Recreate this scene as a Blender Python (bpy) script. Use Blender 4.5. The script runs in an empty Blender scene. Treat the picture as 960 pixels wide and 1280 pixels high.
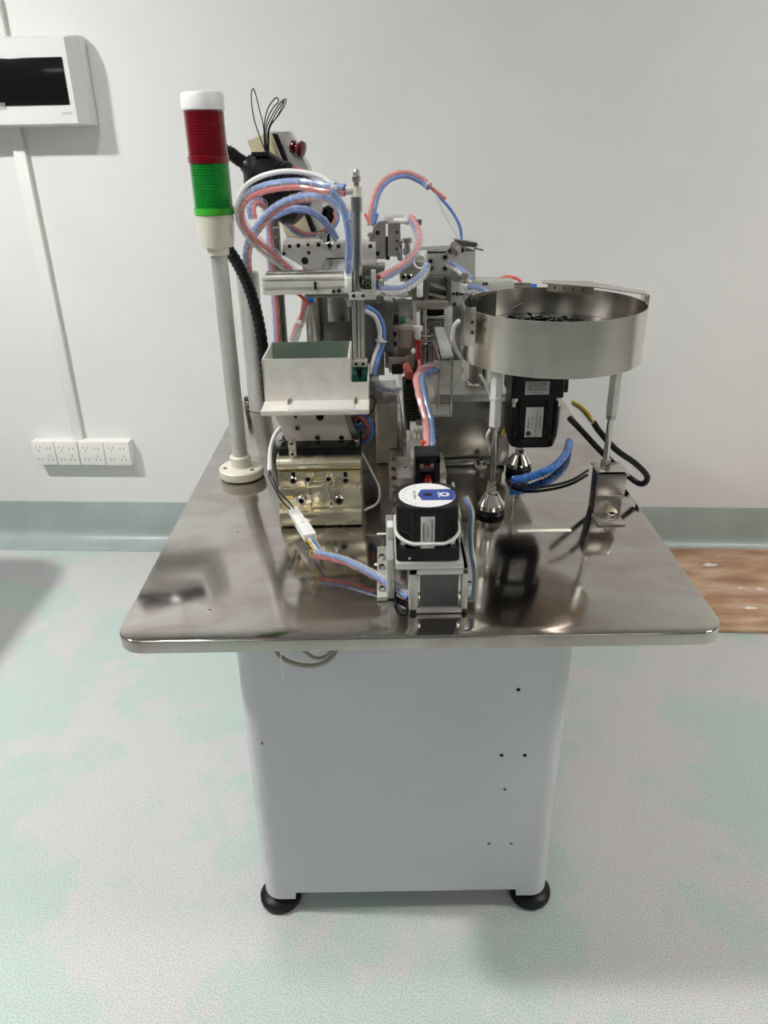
import bpy, bmesh, math, random
from mathutils import Vector, Matrix
random.seed(7)
S = bpy.context.scene
C = S.collection

# ------------------------------------------------------------------ camera
PITCH, ROLL, YAW, FPX, CAMH = math.radians(26.0), math.radians(-0.986), math.radians(-0.093), 944.8, 1.4
fwd = Vector((math.sin(YAW)*math.cos(PITCH), math.cos(YAW)*math.cos(PITCH), -math.sin(PITCH)))
rgt = Vector((math.cos(YAW), -math.sin(YAW), 0))
upv = rgt.cross(fwd)
r2 = math.cos(ROLL)*rgt + math.sin(ROLL)*upv
u2 = -math.sin(ROLL)*rgt + math.cos(ROLL)*upv
CP = Vector((0, 0, CAMH))
cam = bpy.data.cameras.new('camera'); camo = bpy.data.objects.new('camera', cam); C.objects.link(camo)
M = Matrix((r2, u2, -fwd)).transposed().to_4x4(); M.translation = CP
camo.matrix_world = M
cam.sensor_fit = 'VERTICAL'; cam.sensor_height = 36.0; cam.lens = FPX/1280*36; cam.clip_start = .02
S.camera = camo

# ------------------------------------------------------------------ world, lamps, exposure
S.view_settings.view_transform = 'Standard'; S.view_settings.look = 'None'
S.view_settings.gamma = 1; S.view_settings.use_curve_mapping = False
S.view_settings.exposure = -0.38
W = bpy.data.worlds.new('world'); S.world = W; W.use_nodes = True
W.node_tree.nodes['Background'].inputs[0].default_value = (.9, .95, 1, 1)
W.node_tree.nodes['Background'].inputs[1].default_value = .05
# ceiling panel lamps, the last three unseen and added as fill light: x, y, length along x, width along y, strength
LAMPS = [(-2.0, 1.12, .18, .14, 1150.0), (-.90, 1.05, .18, .14, 230.0), (1.3, -1.9, 1.2, .30, 17.0), (-1.5, -1.9, 1.2, .30, 17.0), (2.5, .75, 1.2, .30, 66.0)]
CEIL = 2.75

# ------------------------------------------------------------------ measuring helpers (a sighted point at a known distance)
def ray(px, py): return r2*((px-480)/FPX) + u2*((640-py)/FPX) + fwd
def at(px, py, Y):
    d = ray(px, py); return CP + d*(Y/d.y)
def onz(px, py, Z):
    d = ray(px, py); return CP + d*((Z-CAMH)/d.z)
WN = Vector((-.06, -1, 0)).normalized(); WT = Vector((1, -.06, 0)).normalized(); W0 = Vector((0, 2.60, 0))
WROT = math.atan2(WT.y, WT.x)
def wall(u, z, d=0): return W0 + WT*u + WN*d + Vector((0, 0, z))
def onw(px, py, off=0):
    d = ray(px, py); q = W0 + WN*off
    return CP + d*((q-CP).dot(WN)/d.dot(WN))

# ------------------------------------------------------------------ materials
MT = {}
def mat(name, col, metal=0.0, rough=.5, noise=0.0, nscale=20, bump=0.0, alpha=1.0, trans=0.0, coat=0.0, emit=None, col2=None, aniso=None, rn=0.0):
    m = bpy.data.materials.new(name); m.use_nodes = True; nt = m.node_tree; b = nt.nodes['Principled BSDF']
    b.inputs['Base Color'].default_value = (*col, 1); b.inputs['Metallic'].default_value = metal; b.inputs['Roughness'].default_value = rough
    b.inputs['Alpha'].default_value = alpha; b.inputs['Transmission Weight'].default_value = trans; b.inputs['Coat Weight'].default_value = coat
    if emit: b.inputs['Emission Color'].default_value = (*emit[0], 1); b.inputs['Emission Strength'].default_value = emit[1]
    if noise or bump or rn:
        tc = nt.nodes.new('ShaderNodeTexCoord'); n = nt.nodes.new('ShaderNodeTexNoise'); n.inputs['Scale'].default_value = nscale; n.inputs['Detail'].default_value = 4
        mp = nt.nodes.new('ShaderNodeMapping'); nt.links.new(tc.outputs['Object'], mp.inputs[0]); nt.links.new(mp.outputs[0], n.inputs['Vector'])
        if aniso: mp.inputs['Scale'].default_value = aniso
        if noise:
            mx = nt.nodes.new('ShaderNodeMix'); mx.data_type = 'RGBA'
            c2 = col2 or tuple(max(0, c*(1-noise)) for c in col)
            mx.inputs[6].default_value = (*col, 1); mx.inputs[7].default_value = (*c2, 1)
            cr = nt.nodes.new('ShaderNodeValToRGB'); cr.color_ramp.elements[0].position = .38; cr.color_ramp.elements[1].position = .64
            nt.links.new(n.outputs['Fac'], cr.inputs[0]); nt.links.new(cr.outputs[0], mx.inputs[0]); nt.links.new(mx.outputs[2], b.inputs['Base Color'])
        if rn:
            ma = nt.nodes.new('ShaderNodeMapRange'); ma.inputs[1].default_value = .3; ma.inputs[2].default_value = .7
            ma.inputs[3].default_value = max(.02, rough-rn); ma.inputs[4].default_value = rough+rn
            nt.links.new(n.outputs['Fac'], ma.inputs[0]); nt.links.new(ma.outputs[0], b.inputs['Roughness'])
        if bump:
            bp = nt.nodes.new('ShaderNodeBump'); bp.inputs['Strength'].default_value = bump; bp.inputs['Distance'].default_value = .002
            nt.links.new(n.outputs['Fac'], bp.inputs['Height']); nt.links.new(bp.outputs[0], b.inputs['Normal'])
    if max(col) < .02: b.inputs['Specular IOR Level'].default_value = .25
    MT[name] = m; return m
mat('wall_paint', (.80, .80, .79), rough=.55, noise=.03, nscale=3, bump=.03)
mat('ceiling_paint', (.55, .55, .55), rough=.8)
mat('skirting', (.40, .47, .45), rough=.35, noise=.12, nscale=6)
mat('white_plastic', (.80, .80, .79), rough=.35)
mat('cream_plastic', (.70, .67, .57), rough=.35)
mat('beige_paint', (.58, .52, .36), rough=.4)
mat('socket_plastic', (.84, .82, .78), rough=.4)
mat('trunking', (.82, .82, .80), rough=.4)
mat('smoked', (.008, .008, .009), rough=.12)
mat('dark_hole', (.01, .01, .01), rough=.8)
mat('cabinet_paint', (.65, .66, .69), rough=.27, noise=.04, nscale=3, coat=.2)
mat('rubber', (.006, .006, .007), rough=.4)
mat('black_plastic', (.010, .010, .011), rough=.32)
mat('black_metal', (.006, .006, .007), metal=0, rough=.26, coat=.1)
mat('steel', (.64, .64, .60), 1, .22, noise=.2, nscale=30, rn=.08)
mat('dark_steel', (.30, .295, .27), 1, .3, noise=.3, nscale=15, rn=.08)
mat('aluminium', (.86, .83, .76), .3, .34, noise=.1, nscale=40)
mat('matt_aluminium', (.72, .72, .68), .75, .42, noise=.08, nscale=25)
mat('tan_steel', (.64, .59, .54), 1, .3, noise=.15, nscale=25)
mat('brushed_bowl', (.70, .66, .60), 1, .22, noise=.06, nscale=10, aniso=(1, 1, 12))
_b = MT['brushed_bowl'].node_tree; _p = _b.nodes['Principled BSDF']; _p.inputs['Anisotropic'].default_value = .85; _p.inputs['Anisotropic Rotation'].default_value = .25
_t = _b.nodes.new('ShaderNodeTangent'); _t.direction_type = 'RADIAL'; _t.axis = 'Z'; _b.links.new(_t.outputs[0], _p.inputs['Tangent'])
mat('chromate', (.86, .77, .53), .9, .27, noise=.35, nscale=14, col2=(.86, .82, .68), rn=.05)
mat('platform_steel', (.50, .48, .43), 1, .27, noise=.08, nscale=5)
mat('chrome', (.72, .70, .66), 1, .1)
mat('screw_steel', (.55, .53, .48), 1, .22)
mat('red_plastic', (.16, .004, .008), rough=.12, coat=.6)
mat('red_knob', (.09, .003, .005), rough=.15, coat=.6)
mat('tube_blue', (.10, .24, .62), rough=.2, coat=.3)
mat('tube_red', (.78, .16, .14), rough=.2, coat=.3)
mat('tube_orange', (.75, .07, .02), rough=.2, coat=.3)
mat('tube_white', (.80, .80, .79), rough=.25)
mat('tube_clear', (.70, .72, .70), rough=.1, alpha=.35)
mat('wrap_film', (.86, .84, .88), rough=.12, alpha=.2)
mat('wrap_edge', (.82, .82, .86), rough=.2, alpha=.4)
mat('deep_blue_tube', (.02, .17, .60), rough=.15, coat=.4)
mat('cable_black', (.009, .009, .010), rough=.38)
mat('cable_grey', (.30, .30, .25), rough=.4)
mat('wire_yellow', (.70, .48, .02), rough=.35)
mat('nylon', (.78, .77, .74), rough=.35)
mat('teal_paint', (.03, .22, .17), rough=.4, noise=.4, nscale=30)
mat('bin_inner', (.34, .42, .37), .8, .32, noise=.25, nscale=8)
mat('label_silver', (.58, .58, .57), rough=.4)
mat('label_white', (.80, .80, .80), rough=.3)
mat('label_blue', (.025, .06, .30), rough=.3)
mat('ink', (.02, .02, .025), rough=.5)
mat('ink_grey', (.25, .25, .26), rough=.5)
mat('panel_dark', (.13, .13, .135), rough=.3, noise=.2, nscale=18)
mat('red_dark', (.35, .02, .02), rough=.2, coat=.5)
mat('chain_black', (.012, .011, .011), rough=.35)
mat('rust', (.45, .16, .03), rough=.7)
mat('slot_white', (.85, .84, .72), rough=.3)
mat('lamp_diffuser', (.9, .9, .9), rough=.5)
# lenses of the tower: coloured translucent plastic
mat('lens_red', (.24, .003, .012), rough=.14, trans=.35, coat=.6)
mat('lens_green', (.006, .33, .035), rough=.14, trans=.35, coat=.6)
mat('lens_green_clear', (.10, .75, .06), rough=.12, trans=.4, coat=.6)
mat('lens_core', (.5, .5, .5), rough=.4)

def mat_table():
    m = bpy.data.materials.new('tabletop_stainless'); m.use_nodes = True; nt = m.node_tree; b = nt.nodes['Principled BSDF']; L = nt.links.new
    tc = nt.nodes.new('ShaderNodeTexCoord')
    n1 = nt.nodes.new('ShaderNodeTexNoise'); n1.inputs['Scale'].default_value = 7; n1.inputs['Detail'].default_value = 5; n1.inputs['Distortion'].default_value = .8
    mp = nt.nodes.new('ShaderNodeMapping'); mp.inputs['Scale'].default_value = (1, 1.6, 1); L(tc.outputs['Object'], mp.inputs[0]); L(mp.outputs[0], n1.inputs['Vector'])
    cr = nt.nodes.new('ShaderNodeValToRGB'); e = cr.color_ramp.elements
    e[0].position = .32; e[0].color = (.40, .36, .335, 1); e[1].position = .66; e[1].color = (.53, .52, .475, 1)
    q = e.new(.5); q.color = (.48, .44, .415, 1)
    L(n1.outputs['Fac'], cr.inputs[0]); L(cr.outputs[0], b.inputs['Base Color'])
    mr = nt.nodes.new('ShaderNodeMapRange'); mr.inputs[1].default_value = .3; mr.inputs[2].default_value = .7; mr.inputs[3].default_value = .15; mr.inputs[4].default_value = .055
    L(n1.outputs['Fac'], mr.inputs[0]); L(mr.outputs[0], b.inputs['Roughness'])
    b.inputs['Metallic'].default_value = 1
    MT['tabletop'] = m
mat_table()
def mat_floor():
    m = bpy.data.materials.new('floor_vinyl'); m.use_nodes = True; nt = m.node_tree; b = nt.nodes['Principled BSDF']; L = nt.links.new
    tc = nt.nodes.new('ShaderNodeTexCoord')
    n1 = nt.nodes.new('ShaderNodeTexNoise'); n1.inputs['Scale'].default_value = 400; n1.inputs['Detail'].default_value = 2
    n2 = nt.nodes.new('ShaderNodeTexNoise'); n2.inputs['Scale'].default_value = 2.6; n2.inputs['Detail'].default_value = 6; n2.inputs['Roughness'].default_value = .62
    L(tc.outputs['Object'], n1.inputs['Vector']); L(tc.outputs['Object'], n2.inputs['Vector'])
    c2 = nt.nodes.new('ShaderNodeValToRGB'); e = c2.color_ramp.elements; e[0].position = .475; e[0].color = (.55, .65, .605, 1); e[1].position = .525; e[1].color = (.65, .645, .645, 1)
    L(n2.outputs['Fac'], c2.inputs[0])
    c1 = nt.nodes.new('ShaderNodeValToRGB'); e = c1.color_ramp.elements; e[0].position = .36; e[0].color = (.66, .66, .66, 1); e[1].position = .58; e[1].color = (1.06, 1.06, 1.06, 1)
    L(n1.outputs['Fac'], c1.inputs[0])
    mx = nt.nodes.new('ShaderNodeMix'); mx.data_type = 'RGBA'; mx.blend_type = 'MULTIPLY'; mx.inputs[0].default_value = 1
    L(c2.outputs[0], mx.inputs[6]); L(c1.outputs[0], mx.inputs[7]); L(mx.outputs[2], b.inputs['Base Color'])
    b.inputs['Roughness'].default_value = .42
    MT['floor'] = m
mat_floor()
def mat_board():
    m = bpy.data.materials.new('stained_board'); m.use_nodes = True; nt = m.node_tree; b = nt.nodes['Principled BSDF']; L = nt.links.new
    tc = nt.nodes.new('ShaderNodeTexCoord')
    n1 = nt.nodes.new('ShaderNodeTexNoise'); n1.inputs['Scale'].default_value = 5; n1.inputs['Detail'].default_value = 6
    mp = nt.nodes.new('ShaderNodeMapping'); mp.inputs['Scale'].default_value = (1, 3.5, 1); L(tc.outputs['Object'], mp.inputs[0]); L(mp.outputs[0], n1.inputs['Vector'])
    cr = nt.nodes.new('ShaderNodeValToRGB'); e = cr.color_ramp.elements; e[0].position = .3; e[0].color = (.30, .16, .09, 1); e[1].position = .74; e[1].color = (.70, .52, .40, 1)
    q = e.new(.5); q.color = (.50, .30, .18, 1)
    L(n1.outputs['Fac'], cr.inputs[0]); L(cr.outputs[0], b.inputs['Base Color']); b.inputs['Roughness'].default_value = .3
    MT['board'] = m
mat_board()

# ------------------------------------------------------------------ mesh builders
class MB:
    def __init__(s): s.v = []; s.f = []; s.m = []; s.k = 0
    def add(s, vs, fs):
        o = len(s.v); s.v += [Vector(v) for v in vs]; s.f += [[i+o for i in f] for f in fs]; s.m += [s.k]*len(fs); return s
    def mi(s, k): s.k = k; return s
    def box(s, a, b, rot=None, piv=None):
        (x0, y0, z0), (x1, y1, z1) = a, b
        vs = [Vector(p) for p in ((x0,y0,z0),(x1,y0,z0),(x1,y1,z0),(x0,y1,z0),(x0,y0,z1),(x1,y0,z1),(x1,y1,z1),(x0,y1,z1))]
        if rot is not None:
            pv = Vector(piv) if piv is not None else (vs[0]+vs[6])/2
            vs = [pv + rot @ (v-pv) for v in vs]
        return s.add(vs, [(0,3,2,1),(4,5,6,7),(0,1,5,4),(1,2,6,5),(2,3,7,6),(3,0,4,7)])
    def bbox(s, a, b, r=.002, seg=2, rot=None, piv=None):
        bm = bmesh.new(); t = MB().box(a, b, rot, piv)
        vs = [bm.verts.new(v) for v in t.v]
        for f in t.f: bm.faces.new([vs[i] for i in f])
        d = min(abs(b[i]-a[i]) for i in range(3)); r = min(r, d*.45)
        bmesh.ops.bevel(bm, geom=bm.edges[:], offset=r, segments=seg, affect='EDGES', profile=.5)
        bm.verts.index_update()
        s.add([v.co.copy() for v in bm.verts], [[v.index for v in f.verts] for f in bm.faces]); bm.free(); return s
    def cyl(s, p, q, r, n=20, r1=None, cap=True):
        p = Vector(p); q = Vector(q); r1 = r if r1 is None else r1; d = (q-p).normalized()
        a = d.orthogonal().normalized(); b = d.cross(a)
        vs = []
        for P, R in ((p, r), (q, r1)):
            for i in range(n):
                t = 2*math.pi*i/n + math.pi/n; vs.append(P + a*R*math.cos(t) + b*R*math.sin(t))
        fs = [(i, (i+1) % n, n+(i+1) % n, n+i) for i in range(n)]
        if cap: fs += [list(range(n))[::-1], list(range(n, 2*n))]
        return s.add(vs, fs)
    def lathe(s, o, prof, n=32, axis=(0, 0, 1), caps=True):
        o = Vector(o); d = Vector(axis).normalized(); a = d.orthogonal().normalized(); b = d.cross(a)
        vs = []; fs = []
        for r, h in prof:
            for i in range(n):
                t = 2*math.pi*i/n; vs.append(o + d*h + a*r*math.cos(t) + b*r*math.sin(t))
        for k in range(len(prof)-1):
            for i in range(n): j = (i+1) % n; fs.append((k*n+i, k*n+j, (k+1)*n+j, (k+1)*n+i))
        if caps: fs += [list(range(n))[::-1], list(range((len(prof)-1)*n, len(prof)*n))]
        return s.add(vs, fs)
    def prism(s, pts, d):          # polygon (world points, planar) pushed along d
        d = Vector(d); n = len(pts); vs = [Vector(p) for p in pts]; vs = vs + [v+d for v in vs]
        fs = [(i, (i+1) % n, n+(i+1) % n, n+i) for i in range(n)] + [list(range(n))[::-1], list(range(n, 2*n))]
        return s.add(vs, fs)
    def tube(s, pts, r, n=10, cap=True):
        fr = frames(pts); vs = []; fs = []
        for P, N, B in fr:
            for i in range(n):
                t = 2*math.pi*i/n; vs.append(P + N*r*math.cos(t) + B*r*math.sin(t))
        m = len(pts)
        for k in range(m-1):
            for i in range(n): j = (i+1) % n; fs.append((k*n+i, k*n+j, (k+1)*n+j, (k+1)*n+i))
        if cap: fs += [list(range(n))[::-1], list(range((m-1)*n, m*n))]
        return s.add(vs, fs)
    def build(s, name, mats, parent=None, smooth=35):
        me = bpy.data.meshes.new(name); off = root_loc(parent)
        me.from_pydata([v-off for v in s.v], [], s.f)
        ms = mats if isinstance(mats, (list, tuple)) else [mats]
        for m in ms: me.materials.append(MT[m])
        me.polygons.foreach_set('material_index', s.m)
        bm = bmesh.new(); bm.from_mesh(me); bmesh.ops.recalc_face_normals(bm, faces=bm.faces[:]); bm.to_mesh(me); bm.free()
        if smooth:
            me.polygons.foreach_set('use_smooth', [True]*len(me.polygons)); me.set_sharp_from_angle(angle=math.radians(smooth))
        me.update()
        o = bpy.data.objects.new(name, me); C.objects.link(o); o.parent = parent; return o
def root_loc(o):
    v = Vector((0, 0, 0))
    while o is not None: v = v + o.location; o = o.parent
    return v
def frames(pts):
    n = len(pts); T = []
    for i in range(n):
        a = pts[max(0, i-1)]; b = pts[min(n-1, i+1)]; T.append((b-a).normalized())
    ref = Vector((-1, 0, 0)) if abs(T[0].z) > .75 else Vector((0, 0, 1))
    N = ref - T[0]*ref.dot(T[0]); out = []
    for i in range(n):
        N = (N - T[i]*N.dot(T[i])).normalized(); out.append((pts[i], N, T[i].cross(N)))
    return out
def smooth_path(pts, k=10):
    pts = [Vector(p) for p in pts]
    P = [pts[0]*2-pts[1]] + pts + [pts[-1]*2-pts[-2]]; out = []
    for i in range(1, len(P)-2):
        a, b, c, d = P[i-1:i+3]
        for j in range(k):
            t = j/k
            out.append(.5*((2*b) + (c-a)*t + (2*a-5*b+4*c-d)*t*t + (3*b-a-3*c+d)*t**3))
    out.append(pts[-1]); return out
def tag(o, label, cat, group=None, kind=None):
    o['label'] = label; o['category'] = cat
    if group: o['group'] = group
    if kind: o['kind'] = kind
    return o
def struct(o, label=None): 
    o['kind'] = 'structure'
    if label: o['label'] = label
    return o
def thing(name, label, cat, loc, group=None):
    o = bpy.data.objects.new(name, None); C.objects.link(o); o.location = loc; o.empty_display_size = .05
    return tag(o, label, cat, group)
# shared socket-head screw (unit: head radius 1, height 1, axis +z)
def screw_mesh(name, m_out, m_in, dome=False):
    b = MB()
    n = 14
    if dome: b.lathe((0, 0, 0), [(1.0, 0), (1.0, .25), (.85, .6), (.55, .8)], n, caps=False)
    else: b.lathe((0, 0, 0), [(1.0, 0), (1.0, .85), (.88, 1.0), (.55, 1.0)], n, caps=False)
    top = .8 if dome else 1.0
    b.mi(1); b.lathe((0, 0, 0), [(.55, top), (.5, .45)], n, caps=False); b.add([(0.5*math.cos(2*math.pi*i/n), .5*math.sin(2*math.pi*i/n), .45) for i in range(n)], [list(range(n))])
    o = b.build(name, [m_out, m_in]); me = o.data; bpy.data.objects.remove(o); return me
SCREW = {}
def screw(parent, p, nrm=(0, -1, 0), r=.004, h=None, kind='cap', name='screw'):
    if kind not in SCREW:
        SCREW[kind] = {'cap': lambda: screw_mesh('screw_cap', 'screw_steel', 'dark_hole'), 'dark': lambda: screw_mesh('screw_dark', 'dark_steel', 'dark_hole'),
                       'dome': lambda: screw_mesh('screw_dome', 'screw_steel', 'dark_hole', True), 'hole': lambda: hole_mesh()}[kind]()
    o = bpy.data.objects.new(name, SCREW[kind]); C.objects.link(o); o.parent = parent
    o.location = Vector(p) - root_loc(parent)
    o.rotation_euler = Vector(nrm).to_track_quat('Z', 'Y').to_euler(); h = r if h is None else h
    o.scale = (r, r, h); return o
def hole_mesh():
    b = MB(); n = 14; b.lathe((0, 0, 0), [(1.15, 0), (1.1, .12), (1, .12), (.95, .03)], n, caps=False); b.mi(1)
    b.add([(.95*math.cos(2*math.pi*i/n), .95*math.sin(2*math.pi*i/n), .03) for i in range(n)], [list(range(n))])
    o = b.build('bored_hole', ['screw_steel', 'dark_hole']); me = o.data; bpy.data.objects.remove(o); return me
def text(parent, s, p, right, up, size, m='ink', name='lettering', align='CENTER'):
    cu = bpy.data.curves.new('t', 'FONT'); cu.body = s; cu.size = size; cu.align_x = align; cu.align_y = 'CENTER'; cu.extrude = .0001
    t = bpy.data.objects.new('t', cu); C.objects.link(t)
    dg = bpy.context.evaluated_depsgraph_get(); me = bpy.data.meshes.new_from_object(t.evaluated_get(dg))
    bpy.data.objects.remove(t); bpy.data.curves.remove(cu)
    me.materials.clear(); me.materials.append(MT[m])
    o = bpy.data.objects.new(name, me); C.objects.link(o); o.parent = parent
    x = Vector(right).normalized(); z = x.cross(Vector(up)).normalized(); y = z.cross(x)
    mw = Matrix((x, y, z)).transposed().to_4x4(); mw.translation = Vector(p) - root_loc(parent); o.matrix_local = mw; return o
def pbox(px0, py0, px1, py1, Y, depth, r=.0015, mb=None):
    """upright block whose front face is seen between two sighted corners at distance Y"""
    a = at((px0+px1)/2, py1, Y); b = at((px0+px1)/2, py0, Y); l = at(px0, (py0+py1)/2, Y); q = at(px1, (py0+py1)/2, Y)
    mb = mb or MB(); mb.bbox((l.x, Y, a.z), (q.x, Y+depth, b.z), r); return mb
def bundle(name, label, pts, strands, r=.0042, wrap=True, ties=(), cat='tube', k=10, twist=0.0, group=None, phase=0.0):
    P = [at(*p) if len(p) == 3 and isinstance(p, tuple) else Vector(p) for p in pts]
    path = smooth_path(P, k); fr = frames(path)
    t = thing(name, label, cat, P[0], group); n = len(strands)
    off = 0 if n == 1 else r*(1.02 if n == 2 else 1.18)
    for i, m in enumerate(strands):
        pp = []
        for j, (p, N, B) in enumerate(fr):
            a = 2*math.pi*i/n + twist*j/len(fr) + phase
            pp.append(p + N*off*math.cos(a) + B*off*math.sin(a))
        MB().tube(pp, r, 10).build('air_tube' if m.startswith('tube') or m.startswith('deep') else 'cable', m, t)
    if wrap:
        R = off + r*1.06
        b = MB(); b.tube(path, R, 12, cap=False); b.mi(1)
        L = sum((path[i+1]-path[i]).length for i in range(len(path)-1)); turns = max(3, int(L/.026)); m = turns*12; hp = []
        for i in range(m+1):
            u = i/m*(len(fr)-1); q = min(int(u), len(fr)-2); w = u-q
            p = fr[q][0].lerp(fr[q+1][0], w); N = fr[q][1].lerp(fr[q+1][1], w).normalized(); B = fr[q][2].lerp(fr[q+1][2], w).normalized()
            a = 2*math.pi*i/12; hp.append(p + (N*math.cos(a) + B*math.sin(a))*(R+.0002))
        b.tube(hp, .0007, 5); b.build('spiral_wrap', ['wrap_film', 'wrap_edge'], t)
    for u in ties:
        j = int(u*(len(fr)-2)); p, N, B = fr[j]; T = N.cross(B); R = off+r*1.25
        b = MB(); ring = [p + (N*math.cos(2*math.pi*i/16)+B*math.sin(2*math.pi*i/16))*R for i in range(17)]
        b.tube(ring, .0017, 6); q = p + (N*.5 - B*.86)*R
        v = Vector((0.1, -1, .3)).normalized()*R + p
        b.bbox(tuple(v-Vector((.004, .004, .0035))), tuple(v+Vector((.004, .004, .0035))), .001); b.build('cable_tie', 'nylon', t)
    return t

# ================================================================== THE ROOM
b = MB(); b.box((-7, -9, -.1), (7, 3.4, 0)); struct(b.build('floor', 'floor', None, 0), 'pale mint speckled vinyl floor')
b = MB(); b.prism([wall(-7, -.1), wall(7, -.1), wall(7, CEIL+.1), wall(-7, CEIL+.1)], -WN*.15); struct(b.build('wall_back', 'wall_paint', None, 0), 'white painted wall behind the machine')
b = MB(); b.box((-7, -9, CEIL), (7, 3.4, CEIL+.1)); struct(b.build('ceiling', 'ceiling_paint', None, 0))
b = MB(); b.box((-7.1, -9, 0), (-7, 3.4, CEIL)); struct(b.build('wall_left', 'wall_paint', None, 0))
b = MB(); b.box((7, -9, 0), (7.1, 3.4, CEIL)); struct(b.build('wall_right', 'wall_paint', None, 0))
b = MB(); b.box((-7, -9.1, 0), (7, -9, CEIL)); struct(b.build('wall_front', 'wall_paint', None, 0))
# coved vinyl skirting
pr = [(.0, .165), (.004, .165), (.005, .16), (.005, .05)]
for i in range(9):
    a = math.pi/2*i/8; pr.append((.005+.045*(1-math.cos(a)), .05-.047*math.sin(a)))
pr += [(.10, .003), (.10, -.002), (0, -.002)]
b = MB(); b.prism([wall(-6.9, z, d) for d, z in pr], WT*13.8); struct(b.build('baseboard_back', 'skirting', None), 'grey-green coved vinyl skirting')
for i, (x, y, lx, ly, st) in enumerate(LAMPS):
    t = thing('ceiling_light', 'slim white panel lamp set in the ceiling, %s' % ['far left of the machine', 'nearer above the machine', 'added as fill light behind the viewer on the right', 'added as fill light behind the viewer on the left', 'added as fill light right of the machine'][i], 'lamp', (x, y, CEIL), 'ceiling panel lamps')
    b = MB(); w = .02
    for a, c in (((x-lx/2-w, y-ly/2-w), (x+lx/2+w, y-ly/2)), ((x-lx/2-w, y+ly/2), (x+lx/2+w, y+ly/2+w)), ((x-lx/2-w, y-ly/2), (x-lx/2, y+ly/2)), ((x+lx/2, y-ly/2), (x+lx/2+w, y+ly/2))):
        b.box((*a, CEIL-.03), (*c, CEIL))
    b.build('frame', 'white_plastic', t, 0)
    m = MT['lamp_diffuser'].copy(); m.name = 'lamp_diffuser_lit'; MT['_l%d' % i] = m
    bs = m.node_tree.nodes['Principled BSDF']; bs.inputs['Emission Color'].default_value = (1, .95, .885, 1) if i == 4 else (1, .99, .965, 1); bs.inputs['Emission Strength'].default_value = st  # warmer tint for the added fill lamp on the right
    MB().box((x-lx/2, y-ly/2, CEIL-.025), (x+lx/2, y+ly/2, CEIL-.015)).build('diffuser', '_l%d' % i, t, 0)

# ---- distribution box on the wall
def wbox(mb, u0, z0, u1, z1, d0, d1, r=.003):
    vs = MB().bbox((u0, -d1, z0), (u1, -d0, z1), r)
    return mb.add([W0 + WT*v.x - WN*v.y + Vector((0, 0, v.z)) for v in vs.v], vs.f)
def wu(px, py, off=0): p = onw(px, py, off); return (p-W0).dot(WT), p.z
D = .105
ub, zb = wu(98, 155, D); ut, zt = wu(81, 46, D); zbase = wu(116, 156)[1]
ur = ub
t = thing('distribution_box', 'white plastic distribution box with dark smoked window high on the wall', 'distribution box', wall(ur-.19, zb, .04))
b = MB(); wbox(b, ur-.40, zb-.002, ur+.022, zt+.012, 0, .05, .006); b.build('back_box', 'white_plastic', t)
b = MB()
o0 = [wall(ur-.395, zb+.0, .05), wall(ur+.018, zb+.0, .05), wall(ur+.018, zt+.01, .05), wall(ur-.395, zt+.01, .05)]
o1 = [wall(ur-.385, zb+.002, D), wall(ur, zb+.002, D), wall(ur, zt, D), wall(ur-.385, zt, D)]
b.add(o0+o1, [(0,1,5,4),(1,2,6,5),(2,3,7,6),(3,0,4,7),(4,5,6,7),(3,2,1,0)]); b.build('front_cover', 'white_plastic', t, 0)
u0, z0 = wu(87, 131, D); u1, z1 = wu(78, 71, D)
b = MB(); wbox(b, ur-.345, z0, (u0+u1)/2, z1, D-.01, D+.003, .002); w_ = b.build('window', 'smoked', t)
b = MB(); p = onw(2, 133, D); u, z = wu(2, 133, D); wbox(b, u-.02, z-.006, u+.014, z+.010, D, D+.006, .002); b.build('latch', 'tube_clear', t)
text(t, 'CHNT', onw(84, 142, D+.0006), WT, (0, 0, 1), .012, 'ink_grey')
# ---- cable trunking
def trunk(name, label, u0, z0, u1, z1, d):
    b = MB(); wbox(b, u0, z0, u1, z1, 0, d, .0015); t = thing(name, label, 'cable trunking', wall((u0+u1)/2, z0, 0))
    b.build('cover', 'trunking', t)
    c = MB(); wbox(c, u0+.0015, z0, u1-.0015, z1, -.001, d*.55, .001); wbox(c, u1-.001, z0, u1+.0012, z1, 0, d*.4, .0005); c.build('base_channel', 'cream_plastic', t); return t
uL, _ = wu(92, 545); uR, zz = wu(107, 546)
trunk('cable_trunking', 'white plastic trunking running from distribution box down to the sockets', uL+.004, .428, uR-.004, zb+.0, .019)
u, z = wu(11, 45)
trunk('cable_trunking', 'short piece of trunking above the distribution box', u-.035, zt+.012, u, CEIL, .019)
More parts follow.
